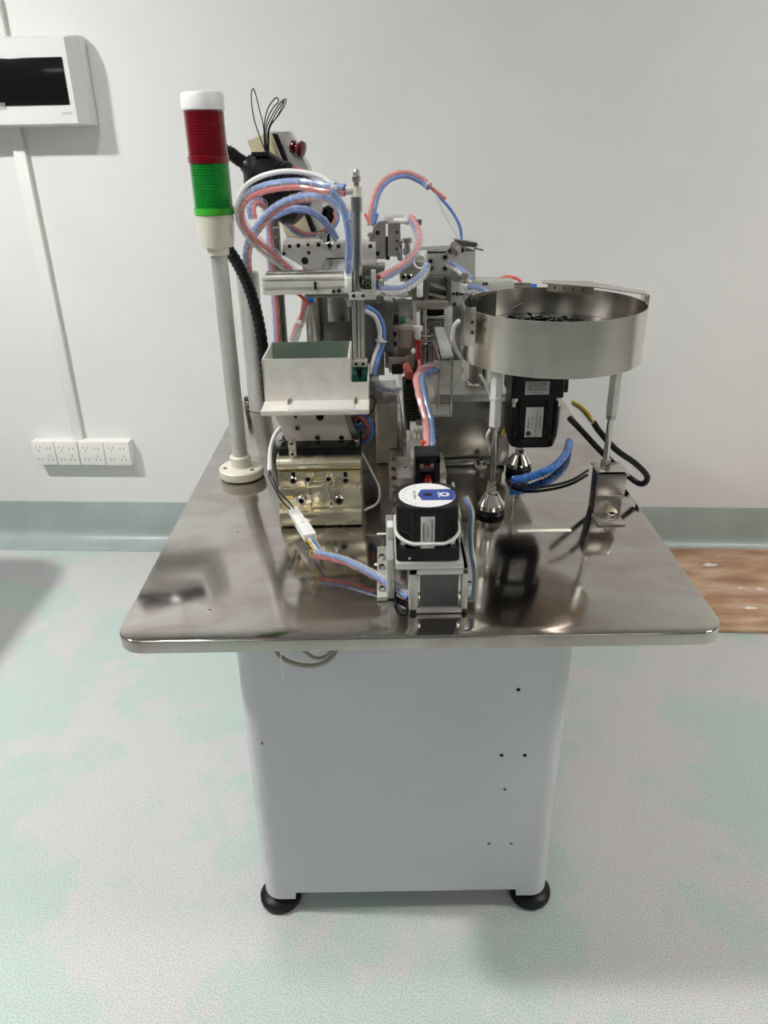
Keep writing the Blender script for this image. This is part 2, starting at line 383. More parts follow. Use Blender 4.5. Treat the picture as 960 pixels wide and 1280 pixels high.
# ---- sockets
D = .045
uA, zA = wu(37, 549, D); uB, zB = wu(165, 581.5, D); zA = wu(160, 553, D)[1]
mid = wu(101, 580, D)[0]
for k, (u0, u1, lab) in enumerate(((uA, mid-.001, 'white double wall socket on the left of the pair'), (mid+.001, uB, 'white double wall socket on the right, below the trunking'))):
    t = thing('wall_socket', lab, 'socket', wall((u0+u1)/2, zB, .02), 'surface-mounted wall sockets')
    b = MB(); wbox(b, u0, zB, u1, zA, 0, D-.008, .002); b.build('back_box', 'socket_plastic', t)
    h = (u1-u0)/2
    for j in range(2):
        c = MB(); wbox(c, u0+h*j+.001, zB-.001, u0+h*(j+1)-.001, zA+.001, D-.008, D, .002); pl = c.build('socket_plate', 'socket_plastic', t)
        c = MB(); cu = u0+h*(j+.5); H = zA-zB
        for sx, sz, pat in ((-.22, .22, 3), (.22, .22, 2), (-.22, -.25, 2), (.22, -.2, 3)):
            x = cu+sx*h; z = (zA+zB)/2+sz*H
            if pat == 2: q = [(-.007, 0, .4), (.007, 0, -.4)]
            elif sz > 0: q = [(-.008, .004, .4), (.008, .004, -.4), (0, -.009, 0)]
            else: q = [(-.008, -.006, -.4), (.008, -.006, .4), (0, .008, 0)]
            for dx, dz, ro in q: wbox(c, x+dx-.0016, z+dz-.0034, x+dx+.0016, z+dz+.0034, D-.002, D+.0006, .0004)
        ps = c.build('pin_slots', 'ink_grey', pl, 0); ps['kind'] = 'stuff'
# ---- board on the floor
p = onz(905, 790, 0)
R = Matrix.Rotation(WROT, 3, 'Z')
b = MB(); b.bbox((.80, 1.968, 0.001), (2.1, 2.50, .014), .002, 1, R, (.97, 1.968, 0)); o = b.build('floor_board', 'board', None, 0); tag(o, 'stained brown wooden sheet lying on the floor by the wall', 'board')
for j, (px, py, s) in enumerate(((888, 706, 1.3), (938, 760, 1.0), (950, 736, .7), (925, 735, .5))):
    q = onz(px, py, .0145); b = MB(); n = 12
    b.prism([q+Vector((math.cos(i*2*math.pi/n)*.018*s*(1+.3*math.sin(i*2.3+j)), math.sin(i*2*math.pi/n)*.009*s*(1+.3*math.cos(i*1.7)), -.0004)) for i in range(n)], (0, 0, .0008))
    b.build('paint_spot', 'label_white', o, 0)
# ---- neighbouring bench at the left, mostly beyond the picture edge
def rrect(x0, y0, x1, y1, r, z, n=8):
    out = []
    for cx, cy, a0 in ((x1-r, y1-r, 0), (x0+r, y1-r, 90), (x0+r, y0+r, 180), (x1-r, y0+r, 270)):
        for i in range(n+1):
            a = math.radians(a0+90*i/n); out.append(Vector((cx+r*math.cos(a), cy+r*math.sin(a), z)))
    return out
t = thing('neighbouring_bench', 'steel-topped bench on the far left, beyond the picture edge', 'workbench', (-1.75, 1.85, 0))
b = MB(); b.prism(rrect(-2.30, 1.42, -1.40, 2.14, .13, .715), (0, 0, .025)); b.build('bench_top', 'steel', t)
b = MB(); b.prism(rrect(-2.18, 1.52, -1.55, 2.05, .04, .06), (0, 0, .655)); b.build('body', 'cabinet_paint', t)
for x in (-2.13, -1.60):
    for y in (1.57, 2.0): MB().lathe((x, y, .001), [(.035, 0), (.036, .02), (.02, .03), (.012, .06)], 20).build('foot', 'rubber', t)

# ================================================================== CABINET AND TABLE
X0, X1, Y0, Y1 = -.409, .508, .927, 2.12
CX0, CX1, CY0, CY1 = -.2577, .3153, 1.027, 1.99
zb0 = at(500, 1114, CY0).z; zb1 = at(345, 1124, CY0).z
t = thing('machine_cabinet', 'white painted sheet-steel cabinet with rounded corners under the steel tabletop', 'cabinet', ((CX0+CX1)/2, (CY0+CY1)/2, 0))
b = MB(); b.prism(rrect(CX0, CY0, CX1, CY1, .035, zb0), (0, 0, .718-zb0)); b.build('body', 'cabinet_paint', t)
for sx in (0, 1):
    for sy in (0, 1):
        xa, xb = (CX0, CX0+.065) if sx == 0 else (CX1-.065, CX1)
        ya, yb = (CY0, CY0+.065) if sy == 0 else (CY1-.065, CY1)
        b = MB(); 
        pts = rrect(CX0, CY0, CX1, CY1, .035, zb1)
        sel = [p for p in pts if (p.x < CX0+.04) == (sx == 0) and (p.y < CY0+.04) == (sy == 0)]
        sel = sel + [Vector((xb if sx == 0 else xa, sel[-1].y if abs(sel[-1].y-(CY0 if sy == 0 else CY1)) < .001 else sel[0].y, zb1))]
        cxn = (xb if sx == 0 else xa); cyn = (yb if sy == 0 else ya); ye = CY0 if sy == 0 else CY1; xe = CX0 if sx == 0 else CX1
        arc = [p for p in pts if (p.x < CX0+.04) == (sx == 0) and (p.y < CY0+.04) == (sy == 0)]
        poly = arc + ([Vector((xe, cyn, zb1))] if abs(arc[-1].x-xe) < 1e-4 else [Vector((cxn, ye, zb1))]) + [Vector((cxn, cyn, zb1))] + ([Vector((cxn, ye, zb1))] if abs(arc[-1].x-xe) < 1e-4 else [Vector((xe, cyn, zb1))])
        b.prism(poly, (0, 0, zb0-zb1+.0005)); b.build('corner_tab', 'cabinet_paint', t)
        fx = CX0+.030 if sx == 0 else CX1-.030; fy = CY0+.032 if sy == 0 else CY1-.032
        f = MB(); f.lathe((fx, fy, .001), [(.040, 0), (.042, .004), (.042, .014), (.036, .020), (.018, .024)], 28); fo = f.build('foot', 'rubber', t)
        f = MB(); f.cyl((fx, fy, .02), (fx, fy, zb0+.002), .009, 14); f.build('foot_stem', 'dark_steel', fo)
for px, py in ((648, 862), (627, 944), (656, 944)): 
    q = at(px, py, CY0); b = MB(); b.lathe(q+Vector((0, .001, 0)), [(.0036, 0), (.0036, .0016)], 14, (0, -1, 0)); b.build('bored_hole', 'dark_hole', t)
for px, py in ((631, 986), (611, 1054), (639, 1054)): screw(t, at(px, py, CY0), (0, -1, 0), .0036, .002, 'dome')
q = at(328, 929, CY0); b = MB(); b.lathe(q+Vector((0, .0004, 0)), [(.0035, 0), (.003, .001)], 9, (.3, -1, .1)); b.build('rust_spot', 'rust', t)
q = at(456, 1105, CY0)
# tabletop
t = thing('steel_tabletop', 'large stainless-steel tabletop with rounded corners and smeared polish', 'tabletop', ((X0+X1)/2, (Y0+Y1)/2, .718))
bm = bmesh.new()
bot = [bm.verts.new(p) for p in rrect(X0, Y0, X1, Y1, .042, .7185, 10)]; f = bm.faces.new(bot)
r_ = bmesh.ops.extrude_face_region(bm, geom=[f]); top = [v for v in r_['geom'] if isinstance(v, bmesh.types.BMVert)]
for v in top: v.co.z = .74
te = [e for e in bm.edges if all(v in top for v in e.verts)]
bmesh.ops.bevel(bm, geom=te, offset=.0025, segments=3, affect='EDGES', profile=.5)
bm.verts.index_update(); b = MB(); b.add([v.co.copy() for v in bm.verts], [[v.index for v in f.verts] for f in bm.faces]); bm.free()
top_o = b.build('sheet', 'tabletop', t, 40)
a = onz(646, 664, .74); q = onz(716, 664.5, .74)
b = MB(); c0 = Vector((a.x, a.y, .7402)); 
pts = []
for i in range(9): an = math.pi/2+math.pi*i/8; pts.append(Vector((a.x+.006+.005*math.cos(an), a.y+.0055*math.sin(an), .7402)))
for i in range(9): an = -math.pi/2+math.pi*i/8; pts.append(Vector((q.x-.006+.005*math.cos(an), a.y+.0055*math.sin(an), .7402)))
b.prism(pts, (0, 0, .0006)); b.build('slot_insert', 'slot_white', t, 0)
for px, py in ((262, 763),): screw(t, onz(px, py, .74), (0, 0, 1), .004, .0014, 'dome')
for px, py in ((297, 665), (285, 603)): screw(t, onz(px, py, .74), (0, 0, 1), .002, .0008, 'dome')
for px, py in ((471, 667), (468, 705)):   # short slots left of the motor plate
    p = onz(px, py, .74); b = MB(); b.bbox((p.x, p.y-.006, .7402), (p.x+.022, p.y+.001, .7412), .0004); b.build('slot_insert', 'slot_white', t)
# loop of cable under the front edge
pts = [at(338, 800, .97), at(348, 818, .965), at(366, 829, .96), at(392, 832, .96), at(412, 824, .965), at(424, 808, .975)]
tt = thing('hanging_cable', 'grey cable loop hanging under the front edge of the tabletop', 'cable', pts[0])
b = MB(); b.tube(smooth_path(pts), .0036, 10); b.build('cable', 'cable_grey', tt)
pts = [at(372, 806, .99), at(392, 822, .985), at(408, 820, .985), at(420, 806, .99)]
b = MB(); b.tube(smooth_path(pts), .003, 10); b.build('cable', 'cable_grey', tt)
p = at(357, 812, .955); q = at(354, 853, .955); b = MB(); b.bbox((q.x-.0008, .9545, q.z), (q.x+.0008, .956, p.z+.01), .0003); b.build('cable_tie', 'nylon', tt)

# ================================================================== SIGNAL TOWER
TY = 1.55; tb = onz(303, 597, .74); TX = at(303, 597, TY).x
def tz(py, px=262): return at(px, py, TY).z
t = thing('signal_tower', 'red and green signal tower light on a grey pole with white flange', 'signal light', (TX, TY, .74))
b = MB(); b.lathe((TX, TY, .7405), [(.030, 0), (.047, .002), (.049, .005), (.049, .019), (.046, .022), (.024, .023), (.0225, .025), (.0225, .046), (.020, .049), (.0165, .049)], 36); fl = b.build('flange', 'cream_plastic', t)
for a in (70, 200, 320): screw(fl, (TX+.036*math.cos(math.radians(a)), TY+.036*math.sin(math.radians(a)), .7625), (0, 0, 1), .0055, .002, 'dome')
zB0, zB1, zG1, zR1, zC1 = tz(309, 268), tz(268, 265), tz(204, 260), tz(138, 254), tz(118, 252)
b = MB(); b.cyl((TX, TY, .765), (TX, TY, zB0), .0165, 24); b.build('pole', 'matt_aluminium', t)
b = MB(); b.lathe((TX, TY, zB0-.014), [(.021, 0), (.021, .012), (.031, .016), (.0335, .03), (.0365, zB1-zB0+.014)], 36); bs_ = b.build('base_housing', 'cream_plastic', t)
def lens(name, z0, z1, m, ring):
    pr = [(.0375, 0), (.0375, .013)]; n = 15; h = (z1-z0-.016)/n
    for i in range(n): pr += [(.0352, .015+i*h), (.0366, .015+(i+.25)*h), (.0366, .015+(i+.6)*h), (.0352, .015+(i+.85)*h)]
    pr += [(.0352, z1-z0)]
    b = MB(); b.lathe((TX, TY, z0), pr, 40); o = b.build(name, m, t)
    c = MB(); c.lathe((TX, TY, z0+.001), [(.0381, 0), (.0381, .011)], 40, caps=False); c.build('clear_band', ring, o); return o
g = lens('lens', zB1, zG1, 'lens_green', 'lens_green_clear'); g['label'] = 'ribbed green lens'
r_ = lens('lens', zG1, zR1, 'lens_red', 'lens_red'); r_['label'] = 'ribbed dark red lens'
b = MB(); b.lathe((TX, TY, zR1), [(.037, 0), (.0385, .002), (.0385, zC1-zR1-.002), (.036, zC1-zR1+.003), (.03, zC1-zR1+.004)], 40); b.build('cap', 'white_plastic', t)
for i in range(5): text(bs_, ['AC', '220V', '5W', 'LED', 'CE'][i], (TX+.0318+.001*(i % 1), TY-.0175, zB0+.022+.006*i), (.42, .9, 0), (0, 0, 1), .006, 'ink_grey')

# ================================================================== FRONT STEPPER MOTOR
mx0, mx1 = at(495.5, 690, .992).x, at(575, 690, .992).x; MX = (mx0+mx1)/2; MHW = (mx1-mx0)/2; MY = .992+MHW
GY = .988; gx0 = at(511, 740, GY).x; gx1 = at(585, 740, GY).x; gz1 = at(545, 711, GY).z
t = thing('stepper_motor', 'black closed-loop stepper motor with blue and white round top label at the front edge', 'motor', (MX, MY, .74))
# gearbox housing: open square frame with dark recessed panel
b = MB()
w = .0135
b.bbox((gx0, GY, .741), (gx1, GY+.1, .741+.010), .0015); b.bbox((gx0, GY, gz1-.011), (gx1, GY+.1, gz1), .0015)
b.bbox((gx0, GY, .741), (gx0+w, GY+.1, gz1), .0015); b.bbox((gx1-w*.75, GY, .741), (gx1, GY+.1, gz1), .0015)
gb = b.build('gearbox_frame', 'matt_aluminium', t)
b = MB(); b.box((gx0+w*.9, GY+.004, .749), (gx1-w*.7, GY+.09, gz1-.009)); b.build('dark_panel', 'panel_dark', gb, 0)
b = MB(); b.bbox((gx0+w, GY+.0005, .751), (gx0+w+.004, GY+.004, gz1-.011), .0008); b.bbox((gx1-w*.75-.005, GY+.0005, .751), (gx1-w*.75-.001, GY+.004, gz1-.011), .0008); b.build('panel_edge', 'chrome', gb)
zf0 = gz1; zf1 = gz1+.011
b = MB(); b.bbox((MX-MHW-.002, .985, gz1), (MX+MHW+.006, 1.12, max(zf1, gz1+.010)), .002); b.build('mounting_plate', 'matt_aluminium', t)
z0 = max(zf1, gz1+.010)
b = MB(); b.prism(rrect(MX-MHW, MY-MHW, MX+MHW, MY+MHW, .008, z0), (0, 0, .022)); fl = b.build('flange', 'black_metal', t)
zs = z0+.022; ZT = at(533, 619, MY).z
pts = []
c_ = .024
for sx, sy in ((1, 1), (-1, 1), (-1, -1), (1, -1)):
    q = [(MX+sx*MHW*.97, MY+sy*(MHW*.97-c_)), (MX+sx*(MHW*.97-.009), MY+sy*(MHW*.97-.012)), (MX+sx*(MHW*.97-c_), MY+sy*MHW*.97)]
    if sx*sy < 0: q = q[::-1]
    pts += [Vector((x, y, zs)) for x, y in q]
b = MB(); b.prism(pts, (0, 0, ZT-zs-.006)); b.build('stator_body', 'black_metal', t, 20)
b = MB(); b.prism(rrect(MX-MHW*.96, MY-MHW*.96, MX+MHW*.96, MY+MHW*.96, .026, ZT-.006, 8), (0, 0, .006)); b.build('end_cap', 'black_plastic', t)
RL = MHW*.90
b = MB(); b.lathe((MX, MY, ZT), [(RL, 0), (RL, .0006)], 48); lb = b.build('top_label', 'label_white', t, 0); lb['label'] = 'round white and blue label'
b = MB()
pts = []
xl = MX-.012*1.0; 
for i in range(13):
    a = math.radians(-27+54*i/12); pts.append(Vector((MX+RL*.99*math.cos(a), MY+RL*.99*math.sin(a), ZT+.0006)))
hy = RL*.99*math.sin(math.radians(27))
pts += [Vector((xl+.004, MY+hy, ZT+.0006)), Vector((xl-.002, MY, ZT+.0006)), Vector((xl+.004, MY-hy, ZT+.0006))]
b.prism(pts, (0, 0, .0003)); b.build('blue_field', 'label_blue', lb, 0)
b = MB(); b.lathe((MX+RL*.62, MY, ZT+.0009), [(.0075, 0), (.0075, .0003)], 24); b.build('emblem', 'label_white', lb, 0)
b = MB(); b.lathe((MX+RL*.62, MY, ZT+.0012), [(.0035, 0), (.0035, .0003)], 16); b.build('emblem_centre', 'label_blue', lb, 0)
b = MB(); b.prism([Vector((MX+x, MY+y, ZT+.0009)) for x, y in ((-.006, 0), (0, .005), (.008, .004), (.006, -.004), (0, -.005))], (0, 0, .0012)); b.build('dial_pointer', 'ink', lb, 0)
text(lb, 'Leadshine', (MX+.0185, MY, ZT+.0009), (0, -1, 0), (1, 0, 0), .0055, 'label_white')
for i in range(9):
    a = math.radians(120+120*i/8); text(lb, str(i), (MX+RL*.84*math.cos(a), MY+RL*.84*math.sin(a), ZT+.0008), (0, -1, 0), (1, 0, 0), .0045, 'ink_grey')
text(lb, 'EASY SERVO', (MX-.019, MY, ZT+.0008), (0, -1, 0), (1, 0, 0), .0058, 'ink_grey')
FY = MY-MHW*.97
a = at(526, 646, FY); q = at(543, 692, FY)
b = MB(); b.bbox((a.x, FY-.0012, q.z), (q.x, FY+.001, a.z), .0005); ns = b.build('rating_label', 'label_silver', t)
w_ = (q.x-a.x)
for i, s_ in enumerate(('MODEL:57HSE86A1', '1.8\u00b0/8.0A', 'S/N:0402M0397')): text(ns, s_, (q.x-w_*(.2+.3*i), FY-.0014, (a.z+q.z)/2+.006), (0, 0, -1), (1, 0, 0), .0048)
zt2 = at(535, 681, FY).z
b = MB(); ring = rrect(MX-MHW*1.01, MY-MHW*1.01, MX+MHW*1.01, MY+MHW*1.01, .026, zt2)
ring = [p+Vector((0, 0, .012*((p.x-MX)/MHW)**2)) for p in ring]
b.tube(ring+[ring[0]], .0028, 6); b.build('cable_tie', 'nylon', t)
for sx in (-1, 1): 
    p = Vector((MX+sx*(MHW-.011), MY-MHW+.011, zs)); screw(t, p, (0, 0, 1), .0055, .008)
p = at(512, 698, MY-MHW); b = MB(); b.lathe(p, [(.0022, 0), (.0018, .001)], 10, (0, -1, 0)); b.build('index_mark', 'nylon', t)
# motor side bracket on the left
bx1 = MX-MHW-.003
t2 = thing('motor_bracket', 'aluminium side bracket with socket screws left of the front motor', 'bracket', (bx1, 1.1, .74))
b = MB(); b.bbox((bx1-.012, 1.03, .742), (bx1, 1.19, .815), .0015); b.build('upright_plate', 'matt_aluminium', t2)
b = MB(); b.bbox((bx1-.028, 1.025, .7412), (bx1-.011, 1.195, .749), .001); b.build('foot_plate', 'matt_aluminium', t2)
for y in (1.045, 1.075, 1.115, 1.15): screw(t2, (bx1-.020, y, .749), (0, 0, 1), .0055, .007)
b = MB(); b.bbox((bx1-.010, 1.095, .815), (bx1, 1.12, .838), .001); b.build('stop_block', 'nylon', t2)
bx2 = MX+MHW+.004
t2 = thing('motor_bracket', 'aluminium side plate with cables right of the front motor', 'bracket', (bx2, 1.1, .74))
b = MB(); b.bbox((bx2, 1.06, .742), (bx2+.004, 1.19, .875), .001); b.build('upright_plate', 'matt_aluminium', t2)
b = MB(); b.bbox((bx2, 1.03, .7412), (bx2+.03, 1.19, .747), .001); b.build('foot_plate', 'matt_aluminium', t2)
screw(t2, (bx2+.02, 1.06, .747), (0, 0, 1), .005, .006)
bundle('motor_cable', 'blue and grey leads curling down beside the front motor', [(583, 622, 1.10), (590, 640, 1.07), (589, 665, 1.05), (590, 690, 1.03), (594, 712, 1.01), (594, 732, 1.0), (592, 750, .995)], ['cable_grey', 'tube_blue', 'tube_clear'], .0023, False, cat='cable')

# ================================================================== CABLES AT THE FRONT LEFT
def tz_(px, py, z): return onz(px, py, z)
P = [tz_(393, 693, .765), tz_(404, 694, .766), tz_(430, 700, .765), tz_(462, 715, .760), tz_(490, 731, .755), tz_(512, 745, .752)]
bundle('wrapped_lead', 'spiral-wrapped lead lying on the tabletop in front of the motor', [list(p) for p in P], ['tube_blue', 'tube_red', 'tube_clear'], .0036, True, (.82,), cat='cable', twist=2)
a = tz_(366, 637, .775); c = tz_(388, 672, .765)
t = thing('plug_connector', 'white plastic wire connector lying on the steel tabletop', 'connector', c)
d = (c-a); L = d.length; d.normalize(); sd = d.cross(Vector((0, 0, 1))).normalized(); nn = sd.cross(d)
Rm = Matrix((d, sd, nn)).transposed()
def obox(l0, l1, hw, hh, name, m, par, base):
    b = MB(); x = MB().bbox((l0, -hw, -hh), (l1, hw, hh), .0015); b.add([base + Rm @ v for v in x.v], x.f); return b.build(name, m, par)
obox(0, L*.52, .0095, .006, 'plug', 'white_plastic', t, a); obox(L*.46, L, .0115, .0075, 'receptacle', 'white_plastic', t, a); obox(L*.3, L*.6, .004, .009, 'latch', 'nylon', t, a)
P = [at(354, 533, 1.40), at(344, 543, 1.37), at(338, 562, 1.35), at(337, 588, 1.32)]
t = thing('white_sensor_cable', 'white cable from the hopper mount ending in two thin black wires', 'cable', P[0])
b = MB(); b.tube(smooth_path(P), .0042, 10); b.build('sheath', 'tube_white', t)
for k in (0, 1):
    Q = [P[-1], at(337+4*k, 598, 1.30), at(346+3*k, 615, 1.28), at(352+8*k, 626, 1.27), a+sd*(.003-.006*k)+d*.004]
    b = MB(); b.tube(smooth_path(Q), .0014, 8); b.build('wire', 'cable_black', t)
P0 = c; 
t = thing('connector_wires', 'yellow, grey and white wires between the connector and the wrapped lead', 'wire', c)
for k, m in enumerate(('wire_yellow', 'tube_white', 'tube_blue', 'cable_grey')):
    Q = [c-d*.004+sd*(.006-.004*k), c.lerp(tz_(398, 690, .768), .5)+Vector((0, 0, .003*k-.004))+sd*(.004-.003*k), tz_(399+2*k, 692, .767)]
    b = MB(); b.tube(smooth_path(Q), .0015, 8); b.build('wire', m, t)
b = MB(); Q = [tz_(396, 693, .768), tz_(389, 688, .775), tz_(388, 694, .768), tz_(394, 698, .758), tz_(402, 696, .765)]; b.tube(smooth_path(Q), .0011, 6); b.build('wire', 'wire_yellow', t)
t = thing('black_lead', 'black lead with looped end beside the gearbox of the front motor', 'cable', tz_(498, 740, .75))
b = MB(); b.tube(smooth_path([tz_(492, 734, .752), tz_(500, 742, .75), tz_(510, 748, .75)]), .003, 8)
b.tube(smooth_path([tz_(495, 738, .752), tz_(494, 752, .746), tz_(500, 762, .745), tz_(508, 762, .745), tz_(511, 752, .747)]), .0016, 8); b.build('cable', 'cable_black', t)

# ================================================================== HOPPER
HY = 1.33; HB = 1.46
hx0 = at(330, 480, HY).x; hx1 = at(461, 498, HY).x; hxm = at(436, 460, HY).x
hz0 = at(395, 519, HY).z; hzl = at(395, 511, HY).z; hzs = at(450, 478, HY).z; hzt = at(380, 448.5, HY).z
t = thing('sheet_metal_hopper', 'open-topped bright aluminium hopper with a low notch at its right', 'hopper', ((hx0+hx1)/2, (HY+HB)/2, hz0))
th = .0022
b = MB(); b.prism([Vector(p) for p in ((hx0, HY, hz0+.01), (hx1, HY, hz0+.01), (hx1, HY, hzs), (hxm+.001, HY, hzs), (hxm+.001, HY, hzt), (hx0, HY, hzt))], (0, th, 0)); b.build('front_panel', 'aluminium', t, 0)
b = MB(); b.prism([Vector(p) for p in ((hx0, HB, hz0), (hx1, HB, hz0), (hx1, HB, hzs), (hxm, HB, hzs), (hxm, HB, hzt), (hx0, HB, hzt))], (0, -th, 0)); b.build('back_panel', 'bin_inner', t, 0)
b = MB(); b.bbox((hx0-.0008, HY, hz0), (hx0+th, HB, hzt), .0006); b.build('side_panel', 'aluminium', t)
b = MB(); b.bbox((hxm-th, HY+.001, hzs-.03), (hxm+.0015, HB, hzt), .0006); b.build('divider_panel', 'aluminium', t)
b = MB(); b.bbox((hx1-th, HY+.001, hz0), (hx1, HB, hzs), .0006); b.build('side_panel', 'aluminium', t)
b = MB(); b.box((hx0+th, HY+th, hz0+.012), (hx1-th, HB-th, hz0+.016)); b.build('bin_floor', 'teal_paint', t, 0); MB().box((hx0, HY, hz0+.008), (hx1, HB, hz0+.0119)).build('underside', 'aluminium', t, 0)
b = MB(); b.box((hxm+.0016, HB-th-.0016, hz0+.016), (hx1-th, HB-th-.0002, hzs+.0005)); b.build('notch_lining', 'teal_paint', t, 0)
b = MB(); b.box((hxm+.0016, HB-.04, hz0+.016), (hx1-th-.0002, HB-.004, hzs-.012)); b.build('pocket_block', 'teal_paint', t, 0)
zL = at(395, 500, HY).z; yL = onz(395, 513, zL).y
b = MB(); b.bbox((hx0-.001, yL, zL-.009), (hx1+.001, HY+.004, zL), .001); b.build('bottom_ledge', 'aluminium', t)
zb_ = at(395, 479, HY).z
b = MB(); b.prism([Vector((hx0+.001, HY, zb_)), Vector((hx0+.001, HY-.004, zL)), Vector((hx0+.001, HY, zL))], (hx1-hx0-.002, 0, 0)); b.build('bent_skirt', 'aluminium', t, 0)
b = MB(); a = at(363, 505, HY-.012); q = at(444, 505, HY-.012); b.bbox((a.x, yL+.002, zL-.0005), (q.x, HY-.006, zL+.0012), .0006); b.build('raised_strip', 'label_silver', t)
for px in (362, 445): 
    p = at(px, 505, HY-.013); b = MB(); b.bbox((p.x-.0022, HY-.026, zL-.0005), (p.x+.0022, HY-.004, zL+.005), .0005); b.build('rivet_tab', 'dark_steel', t)
for py in (462, 490, 508): 
    p = at(327, py, HY+.01); screw(t, (hx0-.0008, HY+.012, p.z), (-1, 0, 0), .0032, .0025, 'dome')
# ---- hopper support plate
SY = 1.37
t = thing('hopper_mount', 'cream tapered mounting plate bolted to a black bar under the hopper', 'mount', (at(400, 560, SY).x, SY, .86))
b = MB(); b.prism([at(343, 518, SY), at(430, 518, SY), at(441, 552, SY), at(437, 554, SY), at(361, 554, SY), at(358, 551, SY)], (0, .006, 0)); b.build('tapered_plate', 'tan_steel', t, 0)
mat('mount_cream', (.80, .74, .66), 0, .35)
t.children[0].data.materials[0] = MT['mount_cream']
p = at(400, 521, SY); b = MB(); b.lathe(p+Vector((0, .002, 0)), [(.0075, 0), (.0075, .0026)], 20, (0, -1, 0)); b.build('bored_hole', 'dark_hole', t)
for px, py in ((370, 520), (372, 534), (397, 546), (427, 546)): screw(t, at(px, py, SY), (0, -1, 0), .0055, .005)
b = MB(); b.prism([at(430, 518, SY-.002), at(436, 518, SY-.002), at(452, 556, SY-.002), at(443, 556, SY-.002)], (0, .05, 0)); b.build('side_rib', 'dark_steel', t, 0)
zk0 = at(400, 572, 1.33).z; zk1 = at(400, 560, 1.33).z
kx0 = at(348, 566, 1.33).x; kx1 = at(452, 566, 1.33).x
b = MB(); b.bbox((kx0, 1.33, zk0), (kx1, 1.47, zk1), .0015); b.build('black_bar', 'black_metal', t)
b = MB(); a = at(362, 541, 1.355); q = at(371, 571, 1.325); b.bbox((a.x, 1.322, q.z), (a.x+.014, 1.328, a.z), .001); cl = b.build('clamp_strap', 'chromate', t)
screw(cl, (a.x+.007, 1.322, q.z+.008), (0, -1, 0), .0045); screw(cl, (a.x+.007, 1.322, a.z-.008), (0, -1, 0), .0045)
for px in (352, 446): screw(t, (at(px, 558, 1.35).x, 1.35, zk1), (0, 0, 1), .006, .009)
# ---- chromated vibrator block
VY = 1.315; vx0 = at(348, 610, VY).x; vx1 = at(452, 610, VY).x
zv = [at(400, y, VY).z for y in (573, 589, 609, 634)] + [.742]
t = thing('vibrator_block', 'gold-chromated vibrating feeder block with keyhole slots under the hopper', 'vibratory feeder', ((vx0+vx1)/2, VY+.06, .741))
b = MB(); pr = []
h = zv[0]-zv[1]
for i in range(9): a = math.pi*i/8-math.pi/2; pr.append(Vector((vx0, VY+.012-.016*math.cos(a), zv[1]+h/2+h/2*math.sin(a))))
pr += [Vector((vx0, VY+.12, zv[0])), Vector((vx0, VY+.12, zv[1]))]
b.prism(pr, (vx1-vx0, 0, 0)); b.build('rounded_bar', 'chromate', t, 30)
b = MB(); b.bbox((vx0+.001, VY, zv[2]+.0004), (vx1-.001, VY+.11, zv[1]-.0004), .0012); up_ = b.build('upper_plate', 'chromate', t)
b = MB(); b.bbox((vx0, VY-.003, zv[3]), (vx1, VY+.11, zv[2]-.0004), .0012); lo_ = b.build('lower_plate', 'chromate', t)
b = MB(); b.bbox((vx0, VY-.022, zv[4]), (vx1, VY+.11, zv[3]-.0004), .003); b.build('base_plate', 'chromate', t)
for px, fill in ((367, 1), (432, 0)):
    p = at(px, 598, VY)
    b = MB(); b.lathe(p+Vector((0, .002, -.002)), [(.0075, 0), (.0075, .0026)], 18, (0, -1, 0)); b.bbox((p.x-.0036, VY-.0006, p.z), (p.x+.0036, VY+.002, p.z+.013), .0005); b.build('keyhole', 'dark_hole', up_)
    screw(up_, p+Vector((0, 0, -.002)), (0, -1, 0), .0075, .008 if fill else .006)
c0 = at(388, 602, VY); c1 = at(413, 602, VY)
b = MB(); b.bbox((c0.x-.008, VY-.012, c0.z-.008), (c1.x+.008, VY-.002, c0.z+.004), .001); br = b.build('bridge', 'chromate', t)
b = MB(); b.bbox((c0.x+.001, VY-.0045, zv[3]+.004), (c1.x-.001, VY-.002, c0.z-.009), .0006); b.build('recess', 'chromate', br)
for q in (c0, c1):
    screw(br, (q.x-.002, VY-.012, q.z+.002), (0, -.6, .8), .008, .014)
    b = MB(); b.bbox((q.x-.0025, VY-.010, zv[3]+.003), (q.x+.0015, VY-.003, q.z-.008), .0006); b.build('pin', 'chrome', br)
for px in (377, 424): screw(lo_, at(px, 624, VY-.003), (0, -1, 0), .0095, .009)
b = MB(); p = at(358, 622, VY-.004); b.cyl(p, p+Vector((.012, -.002, 0)), .0018, 8); b.build('grease_nipple', 'wire_yellow', lo_)

# wires by the hopper's right side
bundle('sensor_wiring', 'tangle of red, blue and violet wires right of the hopper mount', [(446, 524, 1.42), (452, 520, 1.41), (462, 530, 1.41), (462, 545, 1.42), (452, 550, 1.43), (446, 540, 1.43), (455, 530, 1.42)], ['tube_blue', 'tube_red', 'cable_black', 'tube_blue'], .0038, False, cat='wire', twist=3)
b = MB(); P = [at(452, 565, 1.45), at(465, 590, 1.36), at(474, 610, 1.33), at(472, 628, 1.32), at(455, 638, 1.31)]
t = thing('clear_hose', 'thin clear hose curving on the tabletop right of the gold feeder block', 'tube', P[0]); b.tube(smooth_path(P), .0024, 8); b.build('air_tube', 'tube_white', t)
b = MB(); P = [at(462, 495, 1.36), at(469, 500, 1.35), at(466, 512, 1.34), at(458, 522, 1.35)]; t = thing('black_lead', 'short black lead curling off the right side of the hopper', 'cable', P[0]); b.tube(smooth_path(P), .0018, 8); b.build('wire', 'cable_black', t)

